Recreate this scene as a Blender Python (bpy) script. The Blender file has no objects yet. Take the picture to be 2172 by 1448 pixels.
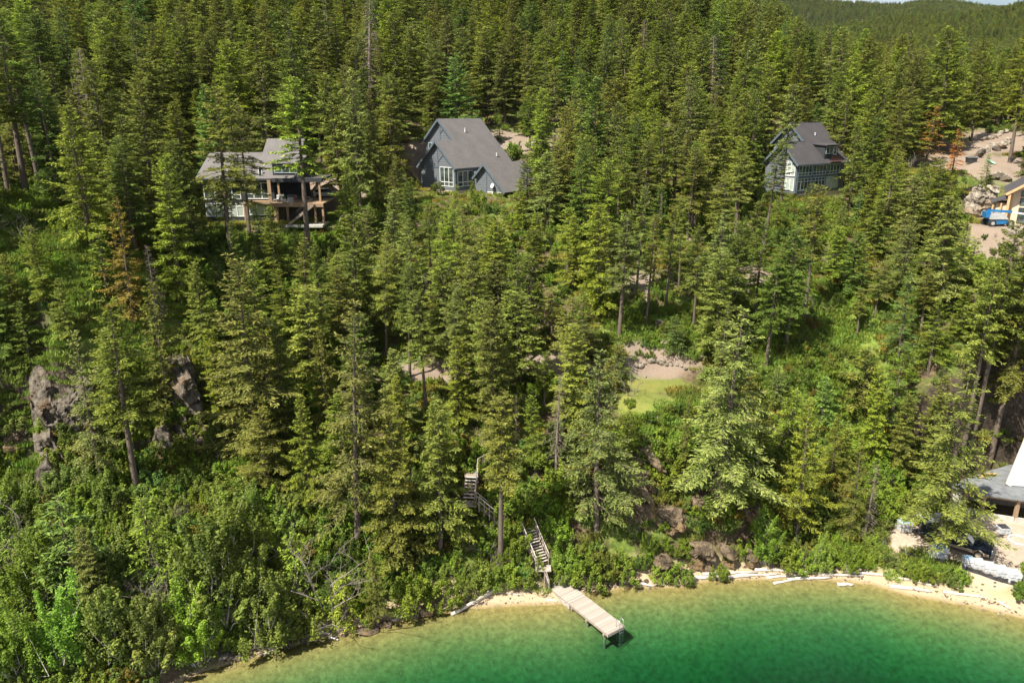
import bpy, math, random
import numpy as np
from mathutils import Vector, Matrix, noise as mnoise
SC = bpy.context.scene
C = SC.collection
R = math.radians
# ------------------------------------------------------------------ camera, sky, sun, exposure
CAM_H, PITCH, FPX = 42.0, R(17.0), 1600.0
cd = bpy.data.cameras.new('camera'); cam = bpy.data.objects.new('camera', cd); C.objects.link(cam)
cam.location = (0, 0, CAM_H); cam.rotation_euler = (math.pi/2 - PITCH, 0, 0)
cd.sensor_width = 36; cd.lens = 36*FPX/2172; cd.clip_end = 12000; cd.clip_start = 0.5
SC.camera = cam
SUN_AZ, SUN_EL = math.atan2(-0.76, -0.65), R(54)      # azimuth from +Y towards +X
w = bpy.data.worlds.new('World'); SC.world = w; w.use_nodes = True
sky = w.node_tree.nodes.new('ShaderNodeTexSky'); sky.sky_type = 'NISHITA'; sky.sun_disc = False
sky.sun_elevation = SUN_EL; sky.sun_rotation = SUN_AZ; sky.dust_density = 1.6; sky.air_density = 1.0
_t = w.node_tree; _tc = _t.nodes.new('ShaderNodeTexCoord'); _n = _t.nodes.new('ShaderNodeTexNoise'); _n.inputs['Scale'].default_value = 2.2; _n.inputs['Detail'].default_value = 7
_t.links.new(_tc.outputs['Generated'], _n.inputs['Vector']); _r = _t.nodes.new('ShaderNodeValToRGB'); _r.color_ramp.elements[0].position = .46; _r.color_ramp.elements[1].position = .60; _t.links.new(_n.outputs[0], _r.inputs[0])
_m = _t.nodes.new('ShaderNodeMix'); _m.data_type = 'RGBA'; _m.inputs[7].default_value = (8.5, 8.7, 9.2, 1); _t.links.new(_r.outputs[0], _m.inputs[0]); _t.links.new(sky.outputs[0], _m.inputs[6])
_t.links.new(_m.outputs[2], _t.nodes['Background'].inputs[0])
w.node_tree.nodes['Background'].inputs[1].default_value = 0.058
sd = bpy.data.lights.new('sun', 'SUN'); sd.energy = 5.0; sd.angle = R(0.6); sd.color = (1.0, 0.93, 0.80)
so = bpy.data.objects.new('sun', sd); C.objects.link(so)
sv = Vector((math.sin(SUN_AZ)*math.cos(SUN_EL), math.cos(SUN_AZ)*math.cos(SUN_EL), math.sin(SUN_EL)))
so.rotation_euler = sv.to_track_quat('Z', 'Y').to_euler(); so.location = (-40, -20, 120)
SC.view_settings.view_transform = 'Standard'; SC.view_settings.look = 'None'
SC.view_settings.gamma = 1; SC.view_settings.exposure = 1.02
SC.cycles.max_bounces = 6; SC.cycles.diffuse_bounces = 3; SC.cycles.transparent_max_bounces = 12
SC.cycles.volume_bounces = 0

# ------------------------------------------------------------------ pixel <-> world
cp, sp = math.cos(PITCH), math.sin(PITCH)
def ray(u, v):
    a, b = (u-1086)/FPX, (724-v)/FPX
    return np.array([a, cp + b*sp, -sp + b*cp])
def P(u, v, d):                       # world point at axial depth d
    r = ray(u, v); return np.array([0, 0, CAM_H]) + r*d
def Q(u, v, elev=0.0):                # world point at an elevation
    r = ray(u, v); return np.array([0, 0, CAM_H]) + r*((elev-CAM_H)/r[2])
def PY(u, v, y):                      # world point at forward distance y
    r = ray(u, v); return np.array([0, 0, CAM_H]) + r*(y/r[1])
def proj(p):
    x, y, z = p[0], p[1], p[2]-CAM_H
    d = y*cp - z*sp
    return 1086 + FPX*x/d, 724 - FPX*(y*sp + z*cp)/d, d

# ------------------------------------------------------------------ materials
def mat(name, build=None, color=(.5,.5,.5), rough=.8, metal=0.0, spec=.5):
    m = bpy.data.materials.new(name); m.use_nodes = True
    b = m.node_tree.nodes['Principled BSDF']
    b.inputs['Base Color'].default_value = (*color, 1); b.inputs['Roughness'].default_value = rough
    b.inputs['Metallic'].default_value = metal; b.inputs['Specular IOR Level'].default_value = spec
    if build: build(m.node_tree, b)
    return m
def N(t, typ, **kw):
    n = t.nodes.new(typ)
    for k, v in kw.items(): setattr(n, k, v)
    return n
def ramp(t, fac, stops, interp='LINEAR'):
    r = N(t, 'ShaderNodeValToRGB'); e = r.color_ramp.elements; r.color_ramp.interpolation = interp
    while len(e) < len(stops): e.new(0.5)
    for i, (p, c) in enumerate(stops):
        e[i].position = p; e[i].color = (*c, 1) if len(c) == 3 else c
    if fac is not None: t.links.new(fac, r.inputs[0])
    return r
def noise_tex(t, scale, detail=4, rough=.55, coord='Object', vec=None, dist=0.0):
    n = N(t, 'ShaderNodeTexNoise'); n.inputs['Scale'].default_value = scale
    n.inputs['Detail'].default_value = detail; n.inputs['Roughness'].default_value = rough
    n.inputs['Distortion'].default_value = dist
    if vec is None:
        c = N(t, 'ShaderNodeTexCoord'); vec = c.outputs[coord]
    t.links.new(vec, n.inputs['Vector']); return n
def mixc(t, fac, a, b, blend='MIX'):
    m = N(t, 'ShaderNodeMix', data_type='RGBA', blend_type=blend)
    for s, val in ((m.inputs[0], fac), (m.inputs[6], a), (m.inputs[7], b)):
        if isinstance(val, (int, float)): s.default_value = val
        elif isinstance(val, tuple): s.default_value = (*val, 1)
        else: t.links.new(val, s)
    return m.outputs[2]
def math_n(t, op, a, b=None):
    m = N(t, 'ShaderNodeMath', operation=op)
    for i, val in enumerate((a, b)):
        if val is None: continue
        if isinstance(val, (int, float)): m.inputs[i].default_value = val
        else: t.links.new(val, m.inputs[i])
    return m.outputs[0]
def bump(t, b, h, strength=.5, dist=.1):
    n = N(t, 'ShaderNodeBump'); n.inputs['Strength'].default_value = strength; n.inputs['Distance'].default_value = dist
    t.links.new(h, n.inputs['Height']); t.links.new(n.outputs[0], b.inputs['Normal']); return n
def noisy(name, c1, c2, scale=3, rough=.8, bmp=.0, bd=.05, detail=5, spec=.4, metal=0):
    def f(t, b):
        n = noise_tex(t, scale, detail); r = ramp(t, n.outputs[0], [(.3, c1), (.7, c2)])
        t.links.new(r.outputs[0], b.inputs['Base Color'])
        if bmp: bump(t, b, n.outputs[0], bmp, bd)
    return mat(name, f, rough=rough, spec=spec, metal=metal)

def foliage_mat(name, dark, light, trans=.3):
    m = bpy.data.materials.new(name); m.use_nodes = True; t = m.node_tree
    b = t.nodes['Principled BSDF']; b.inputs['Roughness'].default_value = .62; b.inputs['Specular IOR Level'].default_value = .25
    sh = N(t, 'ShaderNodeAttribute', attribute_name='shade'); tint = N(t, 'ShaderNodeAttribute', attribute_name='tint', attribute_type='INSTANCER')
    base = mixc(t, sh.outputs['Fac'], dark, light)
    oi = N(t, 'ShaderNodeObjectInfo')
    c = mixc(t, 1.0, base, tint.outputs['Color'], 'MULTIPLY')
    hs = N(t, 'ShaderNodeHueSaturation')
    t.links.new(math_n(t, 'ADD', math_n(t, 'MULTIPLY', oi.outputs['Random'], .03), .485), hs.inputs['Hue'])
    hs.inputs['Saturation'].default_value = 1.0
    t.links.new(math_n(t, 'ADD', math_n(t, 'MULTIPLY', oi.outputs['Random'], .35), .85), hs.inputs['Value'])
    t.links.new(c, hs.inputs['Color']); t.links.new(hs.outputs[0], b.inputs['Base Color'])
    tr = N(t, 'ShaderNodeBsdfTranslucent'); t.links.new(hs.outputs[0], tr.inputs[0])
    mx = N(t, 'ShaderNodeMixShader'); mx.inputs[0].default_value = trans
    t.links.new(b.outputs[0], mx.inputs[1]); t.links.new(tr.outputs[0], mx.inputs[2])
    t.links.new(mx.outputs[0], t.nodes['Material Output'].inputs[0]); return m

M = {}
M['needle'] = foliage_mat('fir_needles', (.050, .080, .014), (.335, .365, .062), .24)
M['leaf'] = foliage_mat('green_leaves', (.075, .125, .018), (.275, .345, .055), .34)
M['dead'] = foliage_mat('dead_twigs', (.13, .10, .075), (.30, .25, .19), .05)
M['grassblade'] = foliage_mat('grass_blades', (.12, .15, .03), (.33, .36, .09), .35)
def bark_f(t, b):
    c = N(t, 'ShaderNodeTexCoord'); mp = N(t, 'ShaderNodeMapping'); mp.inputs['Scale'].default_value = (6, 6, .8)
    t.links.new(c.outputs['Object'], mp.inputs[0])
    n = noise_tex(t, 3, 5, .6, vec=mp.outputs[0]); r = ramp(t, n.outputs[0], [(.3, (.05, .038, .03)), (.7, (.20, .155, .12))])
    t.links.new(r.outputs[0], b.inputs['Base Color']); bump(t, b, n.outputs[0], .6, .05)
M['bark'] = mat('bark', bark_f, rough=.9)
M['greywood'] = noisy('weathered_grey_wood', (.22, .19, .165), (.48, .43, .38), 4, .85, .3, .02)
M['paletrunk'] = noisy('pale_birch_bark', (.25, .22, .18), (.6, .56, .5), 5, .8)

# ------------------------------------------------------------------ mesh accumulators
def link(o, parent=None):
    C.objects.link(o)
    if parent is not None: o.parent = parent
    return o
def new_mesh(name, V, F, mt=None, parent=None, smooth=False, shade=None):
    me = bpy.data.meshes.new(name); V = np.asarray(V, dtype=np.float32)
    if isinstance(F, np.ndarray) and F.ndim == 2:
        k = F.shape[1]; n = len(F)
        me.vertices.add(len(V)); me.vertices.foreach_set('co', V.ravel())
        me.loops.add(n*k); me.loops.foreach_set('vertex_index', F.astype(np.int32).ravel())
        me.polygons.add(n); me.polygons.foreach_set('loop_start', np.arange(0, n*k, k, dtype=np.int32))
        me.polygons.foreach_set('loop_total', np.full(n, k, dtype=np.int32))
        me.update(calc_edges=True)
    else:
        me.from_pydata([tuple(map(float, v)) for v in V], [], [tuple(int(i) for i in f) for f in F]); me.update()
    if smooth: me.polygons.foreach_set('use_smooth', np.ones(len(me.polygons), dtype=bool))
    if shade is not None:
        at = me.attributes.new('shade', 'FLOAT', 'FACE'); at.data.foreach_set('value', np.asarray(shade, dtype=np.float32))
    if mt: me.materials.append(mt)
    o = bpy.data.objects.new(name, me); return link(o, parent)
class MB:
    def __init__(s): s.v = []; s.f = []
    def add(s, vs, fs):
        k = len(s.v); s.v += [tuple(v) for v in vs]; s.f += [tuple(i+k for i in f) for f in fs]; return s
    def box(s, x0, y0, z0, x1, y1, z1):
        return s.hexa([(x0,y0,z0),(x1,y0,z0),(x1,y1,z0),(x0,y1,z0)], [(x0,y0,z1),(x1,y0,z1),(x1,y1,z1),(x0,y1,z1)])
    def hexa(s, lo, hi):
        n = len(lo)
        return s.add(list(lo)+list(hi), [tuple(range(n-1, -1, -1)), tuple(range(n, 2*n))] + [(i, (i+1) % n, (i+1) % n+n, i+n) for i in range(n)])
    def slab(s, quad, th):              # thick sheet below the given polygon
        q = [Vector(p) for p in quad]; n = (q[1]-q[0]).cross(q[2]-q[0]).normalized()
        if n.z < 0: n = -n
        return s.hexa([p - n*th for p in q], q)
    def beam(s, a, b, w, h, up=(0, 0, 1)):
        a, b = Vector(a), Vector(b); d = (b-a).normalized(); sd_ = d.cross(Vector(up))
        if sd_.length < 1e-3: sd_ = Vector((1, 0, 0))
        sd_.normalize(); u_ = sd_.cross(d).normalized(); sd_ *= w/2; u_ *= h/2
        lo = [a-sd_-u_, a+sd_-u_, a+sd_+u_, a-sd_+u_]; return s.hexa(lo, [p + (b-a) for p in lo])
    def tube(s, pts, rad, n=8, caps=True):
        pts = [Vector(p) for p in pts]; k = len(s.v); m = len(pts)
        if isinstance(rad, (int, float)): rad = [rad]*m
        for i, p in enumerate(pts):
            d = (pts[min(i+1, m-1)] - pts[max(i-1, 0)]).normalized()
            a = d.cross(Vector((0, 0, 1)) if abs(d.z) < .9 else Vector((1, 0, 0))).normalized(); b_ = d.cross(a)
            for j in range(n):
                t_ = 2*math.pi*j/n; s.v.append(tuple(p + (a*math.cos(t_) + b_*math.sin(t_))*rad[i]))
        for i in range(m-1):
            for j in range(n):
                s.f.append((k+i*n+j, k+i*n+(j+1) % n, k+(i+1)*n+(j+1) % n, k+(i+1)*n+j))
        if caps:
            s.f.append(tuple(k+j for j in range(n-1, -1, -1))); s.f.append(tuple(k+(m-1)*n+j for j in range(n)))
        return s
    def build(s, name, mt, parent=None, smooth=False): return new_mesh(name, s.v, s.f, M[mt] if isinstance(mt, str) else mt, parent, smooth)
def tag(o, label=None, cat=None, group=None, kind=None):
    if label: o['label'] = label
    if cat: o['category'] = cat
    if group: o['group'] = group
    if kind: o['kind'] = kind
    return o
def empty(name, loc=(0, 0, 0), rz=0.0, label=None, cat=None, group=None):
    o = bpy.data.objects.new(name, None); o.empty_display_size = .3; link(o)
    o.location = tuple(float(c) for c in loc); o.rotation_euler = (0, 0, rz); return tag(o, label, cat, group)
def copy_tree(o, parent=None):
    c = o.copy(); C.objects.link(c)
    if parent is not None: c.parent = parent
    for ch in o.children: copy_tree(ch, c)
    return c

# ------------------------------------------------------------------ terrain
SHORE_PX = [(360,1460),(430,1422),(520,1397),(600,1374),(690,1352),(760,1338),(850,1316),(915,1300),(1000,1289),(1100,1285),(1190,1281),
            (1240,1259),(1330,1246),(1450,1244),(1490,1233),(1600,1229),(1720,1228),(1800,1233),(1860,1242),(1930,1263),(2000,1275),(2080,1290),(2172,1311),(2260,1335)]
shore = [Q(u, v, 0)[:2] for u, v in SHORE_PX]
shore = [np.array(q) for q in [(-900, -300), (-260, -60), (-90, 12), (-46, 32), (-33, 40)]] + shore + [np.array(q) for q in [(64, 46), (90, 34), (160, 10), (400, -60), (1500, -300)]]
shore = np.array(shore)
def shore_dist(X, Y):
    X, Y = np.asarray(X, float), np.asarray(Y, float); best = np.full(X.shape, 1e9); inside = np.zeros(X.shape, bool)
    poly = np.vstack([shore, [(1500, -2000), (-900, -2000)]])
    for i in range(len(shore)-1):
        a, b = shore[i], shore[i+1]; d = b-a; L2 = d @ d
        t = np.clip(((X-a[0])*d[0] + (Y-a[1])*d[1])/L2, 0, 1)
        best = np.minimum(best, np.hypot(X-a[0]-t*d[0], Y-a[1]-t*d[1]))
    n = len(poly)
    for i in range(n):
        (x1, y1), (x2, y2) = poly[i], poly[(i+1) % n]
        c = (y1 > Y) != (y2 > Y)
        with np.errstate(divide='ignore', invalid='ignore'): xi = (x2-x1)*(Y-y1)/(y2-y1+1e-12)+x1
        inside ^= c & (X < xi)
    return np.where(inside, -best, best)
def _hash(ix, iy, seed):
    h = (ix.astype(np.int64)*374761393 + iy.astype(np.int64)*668265263 + seed*1442695) & 0x7fffffff
    h = ((h ^ (h >> 13))*1274126177) & 0x7fffffff
    return ((h ^ (h >> 16)) & 0xffff)/65535.0
def vnoise(X, Y, seed=0):
    ix, iy = np.floor(X), np.floor(Y); fx, fy = X-ix, Y-iy; fx = fx*fx*(3-2*fx); fy = fy*fy*(3-2*fy)
    a, b, c, d = _hash(ix, iy, seed), _hash(ix+1, iy, seed), _hash(ix, iy+1, seed), _hash(ix+1, iy+1, seed)
    return (a*(1-fx)+b*fx)*(1-fy)+(c*(1-fx)+d*fx)*fy
def fbm(X, Y, s, o=4, seed=0):
    r = 0; a = .5
    for k in range(o): r = r + a*(vnoise(X*s, Y*s, seed+k)-.5); s *= 2.03; a *= .5
    return r
CTRL = [  # (u, v, elevation) read off the hillside
 (-250,1448,2.5),(-250,1200,7),(-250,1000,12),(-250,700,23),(-250,500,30),(-250,400,34),
 (100,1448,2.5),(100,1250,5.5),(100,1150,8),(100,1050,10),(110,940,12.2),(110,775,19.6),(100,700,22),(100,600,25.5),(100,500,28.8),(60,410,31.5),
 (250,1448,2),(250,1300,4),(250,1150,7.5),(250,1020,10),(240,940,12.2),(250,775,19),(250,700,21.5),(250,600,25),(250,500,28.3),
 (400,1330,3),(400,1230,5),(400,1100,8),(400,1000,10),(400,935,11.8),(400,750,18.8),(400,600,24),(400,520,25.6),
 (560,1280,3.5),(560,1150,6.3),(560,1000,10),(560,850,14),(560,700,19.5),(560,600,22.5),(560,520,25),(460,480,26),(560,472,26),(690,478,25.8),
 (700,1280,2.2),(700,1100,7),(700,900,12.5),(700,800,15.2),(700,700,18.5),(655,545,23.5),(710,440,28),(720,410,29.2),
 (850,1240,2.2),(850,1100,6.3),(850,1000,9.6),(850,900,12.8),(850,800,15.4),(870,770,16),(850,700,18.5),(850,600,22),(850,500,25.3),(850,420,28.5),
 (1000,1200,2.6),(1000,1065,8),(1000,900,13),(1000,800,15.5),(1000,770,16),(1000,600,22),(1000,500,25),(960,415,28.2),
 (1180,1230,.9),(1120,1120,5.3),(1180,1000,10),(1180,900,13),(1180,800,15.3),(1180,775,15.8),(1180,700,18.8),(1180,600,22),(1180,500,25.3),(1180,400,29),
 (1300,1200,2),(1300,1100,6.2),(1300,1000,10.3),(1300,935,12.6),(1400,1180,2.6),(1400,1080,7),(1400,1000,10.2),(1400,900,13.4),(1400,850,14.4),(1400,800,15.1),(1400,765,16.6),(1400,700,19),(1400,600,22),(1400,500,25.3),(1400,400,29.2),
 (1560,1200,1.2),(1560,1120,4.5),(1560,1050,7.5),(1560,950,10.5),(1560,850,13.5),(1560,700,18.5),(1560,600,22),(1560,500,25.3),
 (1700,1190,1.2),(1700,1100,3.6),(1700,1000,7.2),(1700,900,11),(1700,800,15),(1700,700,18.6),(1700,600,22),(1700,500,25.6),(1710,415,28.7),
 (1870,1190,1.2),(1870,1100,3),(1870,1000,6.5),(1870,900,10.5),(1870,800,14.6),(1870,600,21.5),(1870,450,27),
 (2000,1200,1.3),(2000,1120,1.6),(2100,1230,1.4),(2100,1120,1.6),(2160,1150,1.6),(2000,1050,3.2),(2000,950,8),(2000,800,14),(2000,600,21.5),(2000,500,25),
 (2140,960,6.5),(2140,900,9.5),(2140,800,13.8),(2140,700,17.8),(2140,600,21.3),(2140,520,23.6),(2110,478,24.8),(2160,474,24.8),(2085,440,27),(2085,395,30.5),
 (2260,1200,1.6),(2260,1100,1.6),(2260,900,9),(2260,600,20),(2260,480,24.8),(2400,1200,2),(2400,800,13),(2400,480,25),
 (2100,360,32.4),(1960,360,31.5),(2160,372,31.5)]
remap = lambda e: float(np.interp(e, [0, 2.5, 6, 10, 13, 15.5, 18.5, 22, 25, 29, 60], [0, 1.8, 4.2, 7.5, 10.5, 13.5, 16.6, 20.6, 24.5, 29, 60]))
ctrl = [Q(u, v, remap(e) if u < 1950 else e) for u, v, e in CTRL]
ctrl += [np.array([x, y, z]) for x, y, z in [
 (-60,140,38),(0,145,32.5),(60,145,32),(40,135,29.5),(-130,140,42),(105,150,36.5),
 (-160,170,50),(-60,170,45),(0,170,40),(60,170,39.5),(-160,230,68),(-80,230,62),(0,230,56),(70,230,54),(-160,300,92),(-80,300,86),(0,300,80),(80,300,72),
 (-200,400,118),(-80,400,114),(0,400,108),(80,400,84),(120,170,38.5),(170,170,40),(105,200,40),(160,200,40),(220,200,40),
 (100,230,43),(150,230,42),(115,270,46),(160,260,41),(230,260,38),(118,320,50),(180,330,38),(260,330,34),(130,400,50),(200,400,36),(300,400,32),
 (-200,100,36),(-200,60,14),(150,70,6),(150,100,20),(170,130,30)]]
ctrl += [np.array([x, y, .4]) for x, y in shore if -60 < x < 90 and y > 30]
ctrl = np.array(ctrl)
def tps_fit(p, z, reg):
    n = len(p); d2 = ((p[:, None]-p[None])**2).sum(-1)
    K = .5*d2*np.log(d2+1e-9); A = np.zeros((n+3, n+3)); A[:n, :n] = K + reg*np.eye(n)
    A[:n, n] = 1; A[:n, n+1:] = p; A[n, :n] = 1; A[n+1:, :n] = p.T
    return np.linalg.solve(A, np.r_[z, 0, 0, 0])
def tps_eval(wt, p, X, Y):
    r = wt[len(p)] + wt[len(p)+1]*X + wt[len(p)+2]*Y
    for (px, py), c in zip(p, wt):
        d2 = (X-px)**2+(Y-py)**2; r = r + c*.5*d2*np.log(d2+1e-9)
    return r
near_w = tps_fit(ctrl[:, :2], ctrl[:, 2], 1.2)
FAR = [(-800,450,120),(-300,450,125),(0,450,112),(80,450,72),(150,450,42),(330,450,32),(-800,900,180),(0,900,150),(200,700,60)] + \
 [tuple(P(u, v, d)) for u, v, d in [(1872,72,1100),(2000,62,1100),(2172,40,1150),(2350,20,1150),(1760,92,1100),(1650,110,1100),(1872,110,820),(2000,110,820),(2172,100,820),(2350,80,850),(1700,130,820),
  (1950,8,2200),(1850,46,2200),(1790,36,2200),(2050,16,2200),(2100,26,2250),(2172,50,2300),(2300,80,2300),(1650,0,2200),(2450,80,2300),(1940,46,1750),(1850,60,1750),(2080,44,1750),(2240,70,1750),
  (1950,150,620),(2100,155,620),(2250,150,620),(1750,150,620)]] + [(x, 3200, 160) for x in (-1500, 0, 1000, 2000, 3000)] + [(x, 6000, 60) for x in (-3000, 0, 3000)]+[(x, 3000, 120) for x in (-2500, 3500)]+[(560,1400,105),(760,1400,112),(950,1400,125),(1150,1400,135),(2200,900,110),(2200,1600,160),(1200,450,60),(2500,300,60)]
far = np.array(FAR, float)
far_w = tps_fit(far[:, :2]/1000, far[:, 2], 1e-4)
def sstep(a, b, x): t = np.clip((x-a)/(b-a), 0, 1); return t*t*(3-2*t)
PADS = []     # (x, y, r_inner, r_outer, elev)
def height(X, Y):
    X, Y = np.asarray(X, float), np.asarray(Y, float)
    s = shore_dist(X, Y)
    Xc, Yc = np.clip(X, -240, 330), np.clip(Y, -50, 440)
    zn = tps_eval(near_w, ctrl[:, :2], Xc, Yc)
    rough = sstep(4, 14, s)
    zn = zn + rough*(fbm(X, Y, .09, 4, 3)*3.0 + fbm(X, Y, .5, 3, 9)*.8)
    zn = np.maximum(zn, .5)
    for x, y, r0, r1, e in PADS:
        k = 1-sstep(r0, r1, np.hypot(X-x, Y-y)); zn = zn*(1-k) + e*k
    zl = np.where(s > 0, .2*s*(1-sstep(1.0, 4, s)) + zn*sstep(1.0, 4, s), 0)
    zl = np.where(s > 0, zl + .05*fbm(X, Y, 1.2, 3, 5), zl)
    zb = -(.09*np.abs(s) + .030*s*s); zb = np.maximum(zb, -6.5) + .06*fbm(X, Y, .35, 3, 21)*sstep(0, 3, -s)
    z = np.where(s > 0, zl, zb)
    m = Y > 400
    if m.any():
        zf = tps_eval(far_w, far[:, :2]/1000, np.clip(X[m], -2500, 3500)/1000, np.clip(Y[m], 0, 5500)/1000) + fbm(X[m], Y[m], .006, 4, 31)*24*sstep(500, 900, Y[m])
        k = sstep(405, 470, Y[m]); z = z.copy(); z[m] = z[m]*(1-k) + zf*k
    return z
def pad(u, v, e, r0, r1):
    q = Q(u, v, e); PADS.append((q[0], q[1], r0, r1, e))
H1 = P(560, 466, 113); H2 = P(930, 400, 133); H3 = P(1652, 408, 131); H4 = Q(2131, 1106, 1.6); H5 = P(2140, 474, 107)
PADS += [(H1[0]-1, H1[1]+5, 9, 14, H1[2]-.1), (H2[0]+5, H2[1]+6, 9, 13, H2[2]-.6), (H3[0]+6, H3[1]+3, 8, 12, H3[2]-.9), (H5[0]+5, H5[1]+1, 11, 14, H5[2]-.1)]
PADS += [(Q(1400, 830, 12.8)[0], Q(1400, 830, 12.8)[1], 3.0, 6.5, 12.8)]
PADS += [(51, 66, 9, 13, 1.6), (58, 71, 8, 11, 1.7), (47, 72.5, 4, 6.5, 1.7)]

def axis(lo, hi, fine_lo, fine_hi, step, grow):
    a = list(np.arange(fine_lo, fine_hi+1e-6, step)); st = step
    while a[-1] < hi: st = min(st*grow, 60); a.append(a[-1]+st)
    st = step; pre = []; x = fine_lo
    while x > lo: st = min(st*grow, 60); x -= st; pre.append(x)
    return np.array(pre[::-1] + a)
xs = axis(-2600, 3600, -85, 105, .62, 1.06); ys = axis(-120, 6000, 38, 150, .62, 1.035)
GX, GY = np.meshgrid(xs, ys); GZ = height(GX, GY)
from bisect import bisect
def hz(x, y):
    i = min(max(bisect(xs, x)-1, 0), len(xs)-2); j = min(max(bisect(ys, y)-1, 0), len(ys)-2)
    a = (x-xs[i])/(xs[i+1]-xs[i]); b = (y-ys[j])/(ys[j+1]-ys[j])
    return float((GZ[j, i]*(1-a)+GZ[j, i+1]*a)*(1-b)+(GZ[j+1, i]*(1-a)+GZ[j+1, i+1]*a)*b)
def hit(u, v, tmax=3000):
    r = ray(u, v); t = 35.0; prev = t
    while t < tmax:
        p = np.array([0, 0, CAM_H]) + r*t
        if hz(p[0], p[1]) >= p[2]:
            lo, hi = prev, t
            for _ in range(12):
                m = (lo+hi)/2; q = np.array([0, 0, CAM_H]) + r*m
                if hz(q[0], q[1]) >= q[2]: hi = m
                else: lo = m
            return np.array([0, 0, CAM_H]) + r*hi
        prev = t; t *= 1.004
    return None
# projected pixel of every terrain vertex, for laying out where beach, lawn, gravel and so on lie on the ground
D_ = GY*cp - (GZ-CAM_H)*sp
GU = 1086 + FPX*GX/np.maximum(D_, 1); GV = 724 - FPX*(GY*sp+(GZ-CAM_H)*cp)/np.maximum(D_, 1)
def world_blob(u, v, rx, ry, soft=.35):     # soft elliptical patch on the ground round the point seen at (u, v)
    p = hit(u, v)
    if p is None: return np.zeros_like(GX)
    q = np.hypot((GX-p[0])/rx, (GY-p[1])/ry) + fbm(GX, GY, .6, 3, int(u) % 97)*.5
    return 1-sstep(1-soft, 1+soft, q)
S_ = shore_dist(GX, GY)
sandw = (1-sstep(1.5, 2.8, S_+fbm(GX, GY, .5, 3, 2)*1.6))*np.where(S_ > .25, .2+.8*sstep(-17.5, -14.5, GX+fbm(GX, GY, .3, 2, 4)*3), 1)
for (u, v, rx, ry) in [(700,1330,4,1.6),(1000,1275,5,2),(1250,1240,3,1.2)]: sandw = np.maximum(sandw, world_blob(u, v, rx, ry))
gravel = np.zeros_like(GX); lawn = np.zeros_like(GX); dirt = np.zeros_like(GX); lush = np.zeros_like(GX)
for a in [(2000,1150,5,2.5),(2060,1150,7,4.5),(2130,1150,8,5),(2160,1200,6,3.0),(1930,1150,3,2)]: dirt = np.maximum(dirt, world_blob(*a, .15))
for a in [(2110,485,7,5),(2160,485,8,5),(2085,460,3,4),(690,415,8,4),(740,415,5,3),(1080,302,9,6),(910,345,7,5),(2110,310,14,7),(2065,345,9,6),(1990,345,6,5),(2130,350,9,6),(2165,290,10,9),(2060,300,6,5),
          (870,790,5,2.0),(920,795,5,1.6),(990,780,4,2),(1130,775,5,2.2),(1180,790,4,2),(1400,765,5,2),(1350,600,4,3),(1600,585,3,2.5),(1470,500,3,3),(1610,480,2,4),(1110,590,3,3),(1000,650,2,2),(1090,620,3,3)]:
    gravel = np.maximum(gravel, world_blob(*a, .25))
for a in [(1925,32,22,90),(1962,42,16,60),(2062,18,14,60),(1880,20,14,50)]: gravel = np.maximum(gravel, .75*world_blob(*a, .6))
for a in [(1395,818,4.8,2.0),(1350,846,4,2.0)]: lawn = np.maximum(lawn, world_blob(*a, .2))
for a in [(60,470,22,14),(40,560,14,10),(120,520,14,8),(700,520,7,8),(1680,650,9,8),(1720,720,9,7),(1700,780,8,5),(1640,450,6,8),(1400,700,7,4),(1430,880,5,2.5),(60,640,12,6),(200,1000,10,3),(2000,1215,9,2.2),(2120,1245,7,1.5)]:
    lush = np.maximum(lush, world_blob(*a, .5))
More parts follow.
